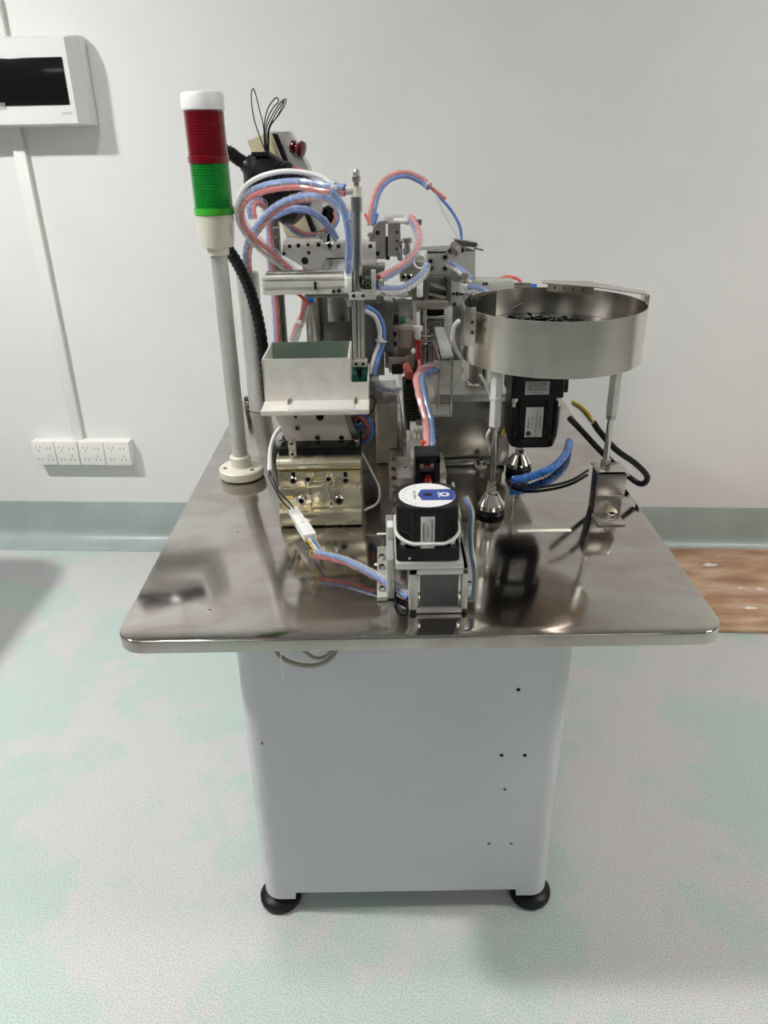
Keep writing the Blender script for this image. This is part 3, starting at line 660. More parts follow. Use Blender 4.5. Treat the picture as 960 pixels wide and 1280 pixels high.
# ================================================================== BOWL FEEDER
BX, BY, BR = .318, 1.425, .168
bz0 = at(695, 474, BY-BR).z; bz1 = at(690, 403, BY-BR).z
t = thing('bowl_feeder', 'round brushed-steel part bowl standing on threaded legs at the right', 'feeder bowl', (BX, BY, bz0))
def arc_wall(mb, r0, r1, z0, z1, a0, a1, n=64, zf=None):
    vs = []; fs = []
    for i in range(n+1):
        a = math.radians(a0+(a1-a0)*i/n); c, s = math.cos(a), math.sin(a); zt = z1 if zf is None else zf(a0+(a1-a0)*i/n)
        vs += [(BX+r0*c, BY+r0*s, z0), (BX+r1*c, BY+r1*s, z0), (BX+r1*c, BY+r1*s, zt), (BX+r0*c, BY+r0*s, zt)]
    for i in range(n):
        for k in range(4): j = (k+1) % 4; fs.append((4*i+k, 4*i+j, 4*i+4+j, 4*i+4+k))
    fs += [(0, 1, 2, 3), (4*n+3, 4*n+2, 4*n+1, 4*n)]
    return mb.add(vs, fs)
b = MB(); arc_wall(b, BR-.002, BR, bz0, bz1, -190, 150, 96); bw = b.build('bowl_wall', 'brushed_bowl', t)
b = MB(); b.lathe((BX, BY, bz0), [(BR-.03, -.006), (BR-.008, -.003), (BR-.002, .001), (BR-.002, .004)], 72); b.build('bowl_base', 'brushed_bowl', t)
b = MB(); b.lathe((BX, BY, bz0), [(BR-.004, .040), (BR-.004, .044)], 64); b.build('turntable_disc', 'dark_steel', t)
# black parts heaped on the disc
b = MB()
for i in range(220):
    a = random.uniform(0, 2*math.pi); r = random.uniform(0, BR-.03)*(.4+.6*random.random()); x = BX-.01+r*math.cos(a)*.8; y = BY+r*math.sin(a); z = bz0+.0445+random.uniform(0, .022)*(1-r/BR)
    b.box((x-.007, y-.0022, z), (x+.007, y+.0022, z+.005), Matrix.Rotation(random.uniform(0, 3.1), 3, 'Z') @ Matrix.Rotation(random.uniform(-.4, .4), 3, 'Y'))
o = b.build('loose_black_parts', 'black_metal', None, 0); tag(o, 'loose heap of small black components inside the steel bowl', 'components', kind='stuff')
for k, (x, y, dx, dz, l) in enumerate(((-.07, .05, .018, .012, 1), (-.02, -.03, .055, .012, 1))):
    p = Vector((BX+x, BY+y, bz0+.076)); b = MB(); b.cyl(p, p+Vector((dx, -.01, dz)), .0009, 8); b.cyl(p+Vector((dx, -.01, dz)), p+Vector((dx*1.04, -.0104, dz*1.04)), .0015, 8)
    tag(b.build('steel_pin', 'chrome', None), ['short bright pin sticking out of the bowl by the chute', 'long bright pin lying across the black parts in the bowl'][k], 'pin')
# folded guard at right and rear
a0 = at(694, 369, BY+.13); a1 = at(803, 379, BY+.03)
zl = bz1+.012
ga = [math.radians(x) for x in (80, 60, 40, 20, 2)]
b = MB(); inner = [Vector((BX+(BR-.035)*math.cos(a), BY+(BR-.035)*math.sin(a), zl)) for a in ga]; outer = [Vector((BX+(BR+.006)*math.cos(a), BY+(BR+.006)*math.sin(a), zl)) for a in ga]
b.prism([Vector((BX+.005, BY+BR-.03, zl)), Vector((BX+.10, BY+.075, zl)), Vector((BX+BR+.003, BY-.01, zl)), Vector((BX+BR+.006, BY+.03, zl)), Vector((BX+.10, BY+BR-.02, zl)), Vector((BX+.01, BY+BR+.003, zl))], (0, 0, .0018)); lip = b.build('guard_lip', 'brushed_bowl', t, 0)
b = MB(); b.prism([Vector((BX+.015, BY+BR-.035, zl)), Vector((BX+.095, BY+.085, zl)), Vector((BX+.095, BY+.085, zl-.014)), Vector((BX+.015, BY+BR-.035, zl-.014))], (.001, .0016, 0)); fo = b.build('lip_flange', 'brushed_bowl', lip, 0)
for k in range(4):
    q = Vector((BX+.015, BY+BR-.035, zl-.007)).lerp(Vector((BX+.095, BY+.085, zl-.007)), .15+.2*k); screw(lip, q, (-.6, -.8, 0), .003, .002, 'hole', 'bored_hole')
b = MB(); b.bbox((BX+BR+.003, BY-.012, bz0+.004), (BX+BR+.0046, BY+.032, zl+.0018), .0005); b.build('end_plate', 'brushed_bowl', t)
b = MB(); b.bbox((BX+BR-.002, BY-.013, bz0+.004), (BX+BR+.0046, BY-.0115, zl+.0018), .0004); b.build('end_fold', 'brushed_bowl', t)
# outlet chute at left rear
lz = bz1+.002
pA = Vector((BX+BR*math.cos(math.radians(-190)), BY+BR*math.sin(math.radians(-190)), 0)); pB = Vector((BX+BR*math.cos(math.radians(150)), BY+BR*math.sin(math.radians(150)), 0))
b = MB(); q0 = at(590, 385, BY+.03); q1 = at(608, 374, BY+.06)
b.prism([Vector((pA.x, pA.y, bz0+.02)), Vector((pA.x, pA.y, bz1-.004)), Vector((pA.x+.028, pA.y+.07, bz1+.006)), Vector((pA.x+.028, pA.y+.07, bz0+.02))], (-.0015, .0008, 0)); b.build('chute_plate', 'dark_steel', t, 0)
b = MB(); b.prism([Vector((pA.x+.022, pA.y+.05, bz0+.02)), Vector((pA.x+.022, pA.y+.05, bz1-.006)), Vector((pA.x+.075, pA.y+.075, bz1+.006)), Vector((pA.x+.075, pA.y+.075, bz0+.02))], (-.0008, .0015, 0)); b.build('chute_plate', 'dark_steel', t, 0)
# left flange bracket with bolts
LYf = BY-.088; fx0 = at(579, 420, LYf).x; fx1 = at(594, 420, LYf).x
b = MB(); b.bbox((fx0, LYf, at(585, 436, LYf).z), (fx0+.0018, LYf+.035, at(585, 381, LYf).z), .0005); b.bbox((fx0, LYf-.0016, at(585, 432, LYf).z), (fx1, LYf, at(585, 384, LYf).z), .0005); fb = b.build('flange_bracket', 'brushed_bowl', t)
for py in (402, 415): screw(fb, at(590, py, LYf-.0016), (0, -1, 0), .0045, .005)
# motor below the bowl
qx0 = at(640, 484, 1.378).x; qx1 = at(706, 484, 1.378).x; QH = (qx1-qx0)/2; QX = (qx0+qx1)/2; QY = 1.378+QH
mz = [bz0-.004, at(672, 498, 1.378).z, at(672, 560, 1.382).z]
t2 = thing('gear_motor', 'black gear motor with white rating labels hanging under the steel bowl', 'motor', (QX, QY, mz[2]))
b = MB(); b.prism(rrect(QX-QH, QY-QH, QX+QH, QY+QH, .005, mz[1]), (0, 0, mz[0]-mz[1])); gh = b.build('gear_head', 'black_metal', t2)
b = MB(); zb2 = mz[2]; H2 = QH*.97
prof = rrect(QX-H2, QY-H2, QX+H2, QY+H2, .022, 0, 6)
b.prism([Vector((p.x, p.y, zb2+.02)) for p in prof], (0, 0, mz[1]-zb2-.02)); 
low = [Vector((QX+(p.x-QX)*.9, QY+(p.y-QY)*.9, zb2)) for p in prof]; up = [Vector((p.x, p.y, zb2+.02)) for p in prof]; n = len(prof)
b.add(low+up, [(i, (i+1) % n, n+(i+1) % n, n+i) for i in range(n)]+[list(range(n))[::-1]]); body = b.build('motor_body', 'black_metal', t2)
for k in range(5):
    x = QX-H2*.78+k*H2*.39
    if k == 1 or k == 2: continue
    b = MB(); b.bbox((x-.003, QY-H2-.0022, zb2+.024), (x+.003, QY-H2+.002, mz[1]-.006), .0008); b.build('rib', 'black_metal', body)
for sx in (-1, 1): 
    b = MB(); p = Vector((QX+sx*(QH-.009), QY-QH+.006, mz[1])); b.lathe(p-Vector((0, 0, .018)), [(.0035, 0), (.0055, .001), (.0055, .010), (.0062, .0105), (.0062, .018)], 14); b.build('bolt', 'chrome', t2)
def label_plate(par, a, q, Y, m, nm='rating_label'):
    b = MB(); b.bbox((a.x, Y-.0012, q.z), (q.x, Y+.0006, a.z), .0005); return b.build(nm, m, par)
Yg = QY-QH; a = at(657, 477, Yg); q = at(686, 493, Yg); l1 = label_plate(gh, a, q, Yg, 'label_silver'); h_ = a.z-q.z
for i, s_ in enumerate(('51K60    400B', '6W  1:18  \u00b18:1', '220V50Hz0.30A', 'MOTOR CO LTD')): text(l1, s_, ((a.x+q.x)/2, Yg-.0014, a.z-h_*(.17+.22*i)), (1, 0, 0), (0, 0, 1), .0056 if i < 3 else .0035)
Yb = QY-H2; a = at(658, 509, Yb-.002); q = at(677, 546, Yb-.002); l2 = label_plate(body, a, q, Yb-.0022, 'label_silver'); w_ = q.x-a.x
for i, s_ in enumerate(('220V 50Hz 4P', '60W 0.58A 1300rpm', 'C:4uF 450V', '5IK60A-C')): text(l2, s_, (q.x-w_*(.16+.22*i), Yb-.0036, (a.z+q.z)/2), (0, 0, 1), (-1, 0, 0), .0048 if i < 3 else .006)
b = MB(); b.lathe((a.x+.007, Yb-.0034, q.z+.008), [(.005, 0), (.005, .0004), (.0042, .0004)], 18, (0, -1, 0)); b.build('approval_mark', 'ink', l2, 0)
b = MB(); b.bbox((QX+QH-.001, QY-.03, mz[1]+.004), (QX+QH+.012, QY+.012, mz[0]-.006), .002); b.build('terminal_box', 'black_plastic', t2)
b = MB(); b.bbox((QX+QH-.0015, QY-.03, zb2+.03), (QX+QH+.0006, QY+.012, mz[1]-.012), .0005); b.build('side_label', 'label_silver', t2)
# legs
def leg(x, y, ztop, zhex, name, label):
    t = thing(name, label, 'levelling leg', (x, y, .74), 'legs of the bowl feeder')
    b = MB(); b.lathe((x, y, .7405), [(.027, 0), (.0285, .003), (.0285, .010), (.027, .012)], 28); b.build('rubber_pad', 'rubber', t)
    b = MB(); b.lathe((x, y, .7525), [(.0275, 0), (.0278, .009), (.0255, .012), (.0145, .028), (.011, .029), (.011, .031)], 28); b.build('foot_cup', 'chrome', t)
    b = MB(); b.cyl((x, y, .783), (x, y, .793), .0105, 6); b.build('hex_nut', 'steel', t)
    b = MB(); b.cyl((x, y, .793), (x, y, zhex), .0058, 14); b.build('threaded_rod', 'chrome', t)
    b = MB(); b.cyl((x, y, .798), (x, y, .804), .0092, 6); b.build('lock_nut', 'steel', t)
    b = MB(); b.cyl((x, y, zhex-.008), (x, y, zhex), .0098, 6); b.build('hex_nut', 'steel', t)
    b = MB(); b.cyl((x, y, zhex), (x, y, ztop), .0118, 6); b.build('hex_standoff', 'nylon', t, 10); return t
p = onz(613, 640, .74); zh = at(621, 532, p.y).z
lg = leg(p.x, p.y, bz0-.007, zh, 'levelling_leg', 'front leg of the bowl with conical chrome foot and pale hex spacer')
b = MB(); zt3 = at(621, 497, p.y).z; b.cyl((p.x, p.y, zt3-.002), (p.x, p.y, zt3+.002), .0132, 18); b.build('cable_tie', 'nylon', lg)
p = onz(648, 588, .74); leg(p.x, p.y, bz0-.007, .93, 'levelling_leg', 'rear leg of the bowl, its chrome foot behind the gear motor')
# right leg on an angle bracket
RX = at(757, 585, 1.34).x; RY = 1.345
zb3 = at(757, 585, RY).z
t = thing('levelling_leg', 'right leg of the bowl standing on a folded steel bracket', 'levelling leg', (RX, RY, .74), 'legs of the bowl feeder')
kx0, kx1 = at(740, 645, 1.32).x, at(776, 645, 1.32).x
b = MB(); b.bbox((kx0, 1.275, .7405), (kx1-.004, 1.325, .7435), .0006); b.bbox((kx0+.004, 1.325, .7405), (kx1, 1.328, zb3-.03), .0006); br = b.build('folded_bracket', 'tan_steel', t)
b = MB(); b.bbox((kx0+.002, 1.312, zb3-.045), (kx1-.001, 1.325, zb3), .001); b.build('bracket_face', 'tan_steel', br)
b = MB(); b.bbox((kx0+.002, 1.312, zb3-.003), (kx1+.004, 1.375, zb3), .0006); b.build('bracket_shelf', 'tan_steel', br)
b = MB(); b.bbox((kx0+.006, 1.328, .7405), (kx1, 1.372, zb3-.003), .001); b.build('rubber_block', 'rubber', br)
screw(br, ((kx0+kx1)/2+.003, 1.30, .7435), (0, 0, 1), .0085, .012)
b = MB(); b.lathe(((kx0+kx1)/2+.003, 1.30, .7435), [(.0125, 0), (.0125, .002)], 18); b.build('washer', 'steel', br)
zhx = at(760, 518, RY).z
b = MB(); b.cyl((RX, RY, zb3), (RX, RY, zhx), .0058, 14); b.build('threaded_rod', 'chrome', t)
for z in (zb3+.001, zb3+.011): MB().cyl((RX, RY, z), (RX, RY, z+.008), .0105, 6).build('hex_nut', 'steel', t, 10)
b = MB(); b.cyl((RX, RY, zhx-.008), (RX, RY, zhx), .0098, 6); b.build('hex_nut', 'steel', t, 10)
b = MB(); b.cyl((RX, RY, zhx), (RX, RY, bz0-.004), .0115, 6); b.build('hex_standoff', 'matt_aluminium', t, 10)
# blue coil tube, black cable and wires
b = MB(); P = [onz(640, 600, .752), onz(660, 597, .752), onz(690, 585, .752), onz(707, 568, .752), onz(712, 552, .752)]
t = thing('blue_air_hose', 'bright blue air hose lying on the tabletop behind the gear motor', 'tube', P[0])
path = smooth_path(P, 14); MB().tube(path, .0085, 12).build('air_tube', 'deep_blue_tube', t)
fr = frames(path); hp = []
for i in range(24*10+1):
    u = i/240*(len(fr)-1); k = min(int(u), len(fr)-2); p_, N, B = fr[k]; p_ = p_.lerp(fr[k+1][0], u-k); a = 2*math.pi*i/10; hp.append(p_+(N*math.cos(a)+B*math.sin(a))*.0088)
MB().tube(hp, .0009, 5).build('spiral_wrap', 'tube_blue', t)
P = [at(712, 523, 1.45), at(724, 535, 1.46), at(752, 565, 1.47), at(785, 595, 1.47), at(802, 605, 1.46), at(809, 596, 1.45), at(795, 580, 1.44), at(770, 562, 1.43), at(750, 540, 1.43), at(742, 528, 1.43)]
t = thing('black_motor_cable', 'thick black sleeved cable looping out past the right edge of the table', 'cable', P[0]); b = MB(); b.tube(smooth_path(P), .0062, 12); b.build('sleeve', 'cable_black', t)
t = thing('motor_wires', 'yellow and black wires leaving the gear motor towards the sleeved cable', 'wire', at(716, 502, 1.44))
for k, m in enumerate(('wire_yellow', 'wire_yellow', 'cable_black', 'tube_white')):
    P = [at(715, 501+1.5*k, 1.44), at(727, 508+2*k, 1.435), at(737, 518+3*k, 1.43), at(742, 530, 1.43)]; b = MB(); b.tube(smooth_path(P), .0019, 8); b.build('wire', m, t)
P = [onz(735, 588, .745), onz(715, 600, .744), onz(690, 607, .744), onz(660, 610, .744), onz(640, 606, .744)]
t = thing('black_lead', 'thin black lead lying on the tabletop between the bowl legs', 'cable', P[0]); b = MB(); b.tube(smooth_path(P), .003, 8); b.build('cable', 'cable_black', t)

# ================================================================== RIGHT-HAND STEEL PLATFORM
t = thing('steel_platform', 'steel box platform with overhanging top plate left of the bowl motor', 'platform', (.21, 1.66, .74))
ax0 = at(538, 545, 1.6).x
zp1 = at(580, 499, 1.6).z
b = MB(); b.bbox((ax0, 1.60, .741), (.272, 1.86, zp1-.004), .001); b.build('front_plate', 'tan_steel', t)
t.children[0].data.materials[0] = MT['platform_steel']
b = MB(); b.bbox((ax0-.004, 1.592, zp1-.004), (.36, 1.88, zp1+.014), .0015); b.build('top_plate', 'matt_aluminium', t)
b = MB(); p = onz(601, 583, .742); b.bbox((ax0+.0, 1.583, .741), (.272, 1.598, .754), .001); b.build('foot_flange', 'steel', t)
b = MB(); b.lathe((p.x, p.y, .7405), [(.0145, 0), (.0145, .003), (.012, .005)], 20); b.build('washer', 'tan_steel', t); screw(t, (p.x, p.y, .745), (0, 0, 1), .0085, .013)
for px, py in ((545, 546), (547, 531)): screw(t, at(px, py, 1.6), (0, -1, 0), .005, .004, 'dark')
t = thing('round_column', 'short round steel column on the platform left of the bowl', 'column', (at(601, 470, 1.66).x, 1.66, zp1+.014))
cx = at(601, 470, 1.66).x; b = MB(); b.lathe((cx, 1.66, zp1+.0142), [(.036, 0), (.036, .006), (.029, .010)], 32); b.build('base_collar', 'chrome', t)
b = MB(); b.cyl((cx, 1.66, zp1+.02), (cx, 1.66, zp1+.115), .027, 32); b.build('shaft', 'steel', t)
# rectangular loop bracket in front of the platform
t = thing('angle_bracket', 'folded aluminium arm bracket holding the two fittings in the centre', 'bracket', at(560, 520, 1.5))
zA_ = at(553, 447, 1.49).z
p0 = at(543, 411, 1.66); p1 = at(554, 411, 1.66); p2 = at(567, 447, 1.49); p3 = at(552, 449, 1.49)
b = MB(); b.prism([p0, p1, p2, p3], (0, 0, .004)); b.build('top_arm', 'matt_aluminium', t, 0)
b = MB(); q = at(566, 520, 1.49); b.bbox((p2.x-.0045, 1.488, q.z), (p2.x, 1.50, zA_), .001); b.build('upright_strip', 'steel', t)
b = MB(); q2 = at(540, 520, 1.49); b.bbox((q2.x, 1.488, q.z-.001), (p2.x, 1.56, q.z+.005), .001); b.build('foot_strip', 'matt_aluminium', t)
b = MB(); q = at(545, 475, 1.62); b.bbox((p3.x-.006, 1.50, zp1), (p3.x-.002, 1.66, p3.z), .001); b.build('side_plate', 'tan_steel', t)
for px in (545, 562): 
    a = at(px, 460, 1.50); b = MB(); b.lathe(a+Vector((0, 0, -.016)), [(.006, 0), (.0085, .004), (.0085, .016), (.006, .02), (.006, .03)], 16); b.build('fitting', 'cream_plastic', t)
# ================================================================== CENTRAL CONVEYOR
zr = .835
xl0 = onz(497, 590, zr).x; xl1 = onz(504, 590, zr).x
ys, ye_ = 1.22, 2.06
t = thing('chain_conveyor', 'long narrow conveyor with black chain between two steel rails', 'conveyor', (.03, 1.6, .74))
for a, c in ((.042, .051), (.091, .100)):
    b = MB(); b.bbox((a, ys, .79), (c, ye_, zr+.004), .0012); b.build('side_rail', 'steel', t)
b = MB(); b.bbox((.032, ys+.02, .741), (.106, ye_-.02, .79), .001); b.build('bed', 'dark_steel', t)
b = MB(); b.box((.051, ys+.01, .80), (.091, ye_-.01, .815)); b.build('belt', 'chain_black', t, 0)
ch = MB(); ch.bbox((.0545, 0, 0), (.0875, .012, .010), .0015, 1); c0 = ch.build('chain_link', 'chain_black', t)
lk = c0.data; c0.location = Vector((0, 1.30, .815)); lk_off = root_loc(t)
for k in range(1, 36):
    o = bpy.data.objects.new('chain_link', lk); C.objects.link(o); o.parent = t; o.location = Vector((0, 1.30+k*.0205, .815))
b = MB(); b.bbox((.060, 1.3, .8155), (.080, 2.03, .8165), .0003); b.build('red_guide', 'red_dark', t)
# side cover plates at the left of the conveyor
t = thing('conveyor_side_plate', 'pale steel side plates with screws along the left of the conveyor', 'plate', (-.02, 1.5, .74))
for k, (y0, y1, z1, xo) in enumerate(((1.24, 1.40, .772, .012), (1.405, 1.60, .776, .010), (1.605, 1.80, .88, -.018))):
    b = MB(); b.bbox((xo, y0, .741), (.031, y1, z1), .0012); b.build('cover_plate', 'tan_steel', t)
    for j in range(3): screw(t, (xo+.009, y0+.03+.05*j, z1), (0, 0, 1), .0058, .004, 'dark')
# feeder blocks in front of the chain
t = thing('clamp_station', 'steel clamp blocks straddling the conveyor just behind the front motor', 'clamp', (0.075, 1.3, .79))
def pb(nm, a, c, m, par, r=.0015): return MB().bbox(a, c, r).build(nm, m, par)
pb('clamp_jaw', (0.023, 1.24, .8395), (0.053, 1.345, .862), 'tan_steel', t); pb('clamp_jaw', (0.085, 1.26, .8395), (0.113, 1.365, .862), 'tan_steel', t)
pb('slide_block', (0.049, 1.30, .8395), (0.093, 1.40, .876), 'matt_aluminium', t); pb('slide_cap', (0.053, 1.40, .8395), (0.085, 1.46, .892), 'aluminium', t)
pb('slide_cheek', (0.045, 1.395, .8395), (0.051, 1.42, .888), 'aluminium', t)
screw(t, (0.039, 1.29, .862), (0, 0, 1), .003, .002, 'hole', 'bored_hole'); screw(t, (0.103, 1.31, .862), (0, 0, 1), .003, .002, 'hole', 'bored_hole')
screw(t, (0.072, 1.44, .892), (0, 0, 1), .0075, .009, 'dark')
for x in (.061, .069, .077): 
    b = MB(); b.cyl((x, 1.40, .878), (x, 1.40, .896), .003, 10); b.build('guide_pin', 'chrome', t)
t = thing('sensor_yoke', 'black plastic sensor yoke with a red lens behind the front motor', 'sensor', (.05, 1.24, .80))
y_ = 1.215
for px0, px1 in ((519, 525), (544, 550)): pbox(px0, 572, px1, 606, y_, .05, .001).build('yoke_arm', 'black_plastic', t)
pbox(519, 570, 550, 580, y_, .05, .001).build('cross_bar', 'black_plastic', t); pbox(519, 590, 550, 606, y_+.02, .02, .001).build('back_bar', 'black_plastic', t)
b = MB(); b.lathe(at(535, 600, y_+.01), [(.0085, 0), (.008, .006), (.005, .010)], 18, (0, -.5, 1)); b.build('red_lens', 'red_dark', t)
b = MB(); b.lathe(at(534, 583, y_+.025), [(.006, 0), (.006, .008)], 14, (0, -.5, 1)); b.build('red_lens', 'tube_red', t)
t = thing('orange_fitting', 'white push-in fitting with orange tube on the clamp station', 'fitting', at(530, 565, 1.30))
b = MB(); b.lathe(at(529, 572, 1.31), [(.009, 0), (.009, .012), (.0075, .014)], 18); b.build('collar', 'white_plastic', t)
b = MB(); b.cyl(at(529, 568, 1.31), at(529, 551, 1.31), .0045, 12); b.build('air_tube', 'tube_orange', t)
bundle('spiral_wrapped_tubes', 'pink and blue spiral-wrapped tubes dropping to the clamp station in the centre', [(545, 461, 1.49), (534, 462, 1.46), (524, 473, 1.43), (528, 498, 1.39), (535, 525, 1.355), (537, 550, 1.32), (535, 572, 1.295)], ['tube_red', 'tube_blue'], .0058, True, phase=1.0)
t = thing('pink_plug', 'short pink tube end lying above the chain', 'tube', at(510, 470, 1.68))
b = MB(); b.tube(smooth_path([at(512, 470, 1.66), at(510, 464, 1.68), at(508, 458, 1.72)]), .010, 12); b.build('air_tube', 'tube_red', t)

# ================================================================== CENTRE MECHANISM (pick-up head)
t = thing('pickup_head', 'bolted steel block with hex bolts above the conveyor, centre of the machine', 'machine block', at(500, 450, 1.78))
pbox(481, 407, 518, 460, 1.76, .07).build('bolted_block', 'tan_steel', t)
pbox(499, 411, 518, 436, 1.745, .015).build('raised_pad', 'tan_steel', t)
pbox(490, 372, 516, 408, 1.80, .05, .004).build('upper_block', 'steel', t)
pbox(500, 399, 507, 408, 1.79, .012, .0005).build('green_insert', 'teal_paint', t)
pbox(490, 396, 498, 408, 1.79, .012, .0005).build('dark_slot', 'dark_hole', t)
b = MB(); b.prism([at(488, 382, 1.83), at(497, 366, 1.83), at(509, 366, 1.83), at(520, 384, 1.83), at(520, 408, 1.83), at(488, 408, 1.83)], (0, .02, 0)); b.build('arched_plate', 'matt_aluminium', t, 0)
for px, py, r in ((493, 417, .0075), (493, 429, .0075), (486, 437, .0095), (482, 420, .008)): screw(t, at(px, py, 1.76), (0, -1, 0), r, r*.8, 'dark')
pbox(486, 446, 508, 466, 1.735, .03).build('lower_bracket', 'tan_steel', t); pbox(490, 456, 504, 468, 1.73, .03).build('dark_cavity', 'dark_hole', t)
pbox(498, 436, 512, 444, 1.74, .02).build('link_bar', 'dark_steel', t)
t = thing('guide_frame', 'dark steel guide frame with vertical rods behind the centre fittings', 'frame', at(537, 420, 1.86))
pbox(515, 376, 560, 387, 1.86, .04).build('top_beam', 'tan_steel', t)
for px0, px1 in ((515, 521), (555, 565)): pbox(px0, 384, px1, 440, 1.86, .04).build('upright', 'matt_aluminium', t)
for px in (524, 531): b = MB(); b.cyl(at(px, 387, 1.85), at(px, 440, 1.85), .005, 12); b.build('guide_rod', 'chrome', t)
pbox(533, 387, 556, 394, 1.88, .01).build('dark_slot', 'dark_hole', t); pbox(534, 395, 556, 399, 1.85, .012).build('cross_bar', 'chrome', t)
pbox(533, 400, 556, 418, 1.87, .02).build('inner_plate', 'dark_steel', t)
for px, py in ((537, 406), (549, 405)): screw(t, at(px, py, 1.87), (0, -1, 0), .005, .004)
for py in (421, 427): pbox(524, py-1.5, 543, py+1.5, 1.78, .01).build('shaft', 'chrome', t)
for px in (530, 537, 544): b = MB(); b.cyl(at(px, 431, 1.76), at(px, 455, 1.76), .0065, 12); b.build('spring_post', 'dark_steel', t)
t = thing('white_check_valve', 'small white and red check valve hanging in the centre of the machine', 'valve', at(522, 420, 1.74))
b = MB(); q = at(522, 424, 1.73); b.lathe(q, [(.006, 0), (.008, .006), (.008, .018), (.011, .02), (.011, .030), (.004, .032), (.004, .06)], 16); b.build('body', 'white_plastic', t)
b = MB(); b.cyl(at(523, 448, 1.73), at(522, 424, 1.73), .0075, 14); b.build('red_sleeve', 'red_dark', t)
b = MB(); b.tube(smooth_path([at(523, 448, 1.73), at(524, 458, 1.71), at(520, 472, 1.68)]), .0035, 8); b.build('air_tube', 'tube_red', t)
b = MB(); b.lathe(at(517, 439, 1.73), [(.003, -.006), (.0075, -.003), (.0075, .003), (.003, .006)], 14, (1, 0, 0)); b.build('knob', 'nylon', t)

# ================================================================== REAR MECHANISM
# big dark box behind the hopper
t = thing('dark_steel_housing', 'dark polished steel housing behind the hopper', 'housing', at(430, 430, 1.72))
pbox(397, 368, 480, 470, 1.72, .12).build('front_plate', 'dark_steel', t); pbox(390, 366, 399, 430, 1.70, .14).build('edge_plate', 'tan_steel', t)
pbox(470, 378, 492, 440, 1.70, .1).build('side_plate', 'dark_steel', t)
t = thing('plate_with_bores', 'slanted aluminium plate with bored holes and bolts behind the horizontal rail', 'plate', at(400, 345, 1.82))
zY = 1.82
b = MB(); b.prism([at(353, 306, zY), at(416, 306, zY), at(416, 345, zY), at(398, 345, zY), at(352, 318, zY)], (0, .02, 0)); mpt = b.build('slanted_plate', 'matt_aluminium', t, 0)
b = MB(); b.prism([at(354, 301, zY+.005), at(403, 301, zY+.005), at(403, 307, zY+.005), at(354, 309, zY+.005)], (0, .1, 0)); b.build('top_block', 'aluminium', t, 0)
for px, py, r, k in ((362, 308, .004, 'hole'), (373, 307, .0045, 'hole'), (385, 306, .0035, 'hole'), (398, 306, .0045, 'hole'), (412, 307, .0085, 'cap'), (355, 317, .006, 'cap'), (386, 316, .004, 'hole'), (381, 326, .008, 'hole'), (407, 334, .007, 'cap'), (412, 325, .0035, 'hole')):
    screw(t, at(px, py, zY), (0, -1, 0), r, r*.6, k, 'bored_hole' if k == 'hole' else 'screw')
t = thing('rear_block', 'machined aluminium block with holes behind the vertical cylinder', 'machine block', at(440, 345, 1.84))
pbox(416, 303, 470, 334, 1.84, .06).build('block', 'matt_aluminium', t); pbox(423, 331, 481, 334, 1.80, .05, .0005).build('bright_edge', 'chrome', t); pbox(423, 334, 481, 350, 1.802, .05).build('dark_bar', 'dark_steel', t)  # the lower bar is a dark steel beam with a chrome top strip
for px, py in ((423, 308), (424, 329), (463, 308)): screw(t, at(px, py, 1.84), (0, -1, 0), .0045, .003, 'hole', 'bored_hole')
for px in (400, 405, 464): b = MB(); q = at(px, 302, 1.85); b.lathe(q, [(.005, 0), (.005, .01), (.008, .011), (.008, .018), (.004, .02)], 12); b.build('fitting', 'steel', t)
t = thing('gripper_cylinder', 'pair of chamfered steel gripper plates with a side push-in fitting at the back', 'gripper', at(483, 330, 1.85))
b = MB(); b.prism([at(466, 286, 1.85), at(473, 278, 1.85), at(482, 276, 1.85), at(483, 324, 1.85), at(466, 324, 1.85)], (0, .04, 0)); b.build('gripper_plate', 'tan_steel', t, 0)
b = MB(); b.prism([at(485, 279, 1.84), at(500, 279, 1.84), at(502, 322, 1.84), at(485, 320, 1.84)], (0, .05, 0)); b.build('gripper_plate', 'tan_steel', t, 0)
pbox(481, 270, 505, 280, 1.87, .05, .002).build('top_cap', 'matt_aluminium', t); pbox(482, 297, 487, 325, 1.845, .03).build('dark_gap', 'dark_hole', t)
pbox(497, 300, 503, 326, 1.835, .02).build('bolt_strip', 'steel', t)
for px, py in ((472, 291), (472, 317)): screw(t, at(px, py, 1.85), (0, -1, 0), .005, .003, 'hole', 'bored_hole')
for px, py in ((496, 290), (496, 301), (496, 311)): screw(t, at(px, py, 1.838), (0, -1, 0), .0045, .004)
b = MB(); q = at(492, 276, 1.83); e = at(506, 276, 1.83); b.cyl(q, e, .006, 14); b.cyl(e, at(510, 276, 1.83), .009, 14); b.build('push_in_fitting', 'white_plastic', t)
b = MB(); b.cyl(at(508, 278, 1.83), at(521, 278, 1.83), .004, 12); b.cyl(at(520, 278, 1.83), at(527, 278, 1.83), .007, 8); b.build('needle_valve', 'dark_steel', t)
b = MB(); b.lathe(at(509, 318, 1.83), [(.010, 0), (.010, .012), (.007, .014), (.007, .024), (.011, .026), (.011, .036)], 12); b.build('needle_valve', 'steel', t)
bundle('pink_wrapped_tube', 'pink and blue wrapped tube arching from the gripper fitting down to the slide', [(512, 272, 1.83), (519, 282, 1.81), (523, 298, 1.77), (519, 315, 1.70), (506, 330, 1.60), (490, 340, 1.52), (472, 350, 1.43)], ['tube_red', 'tube_blue'], .0048, True)
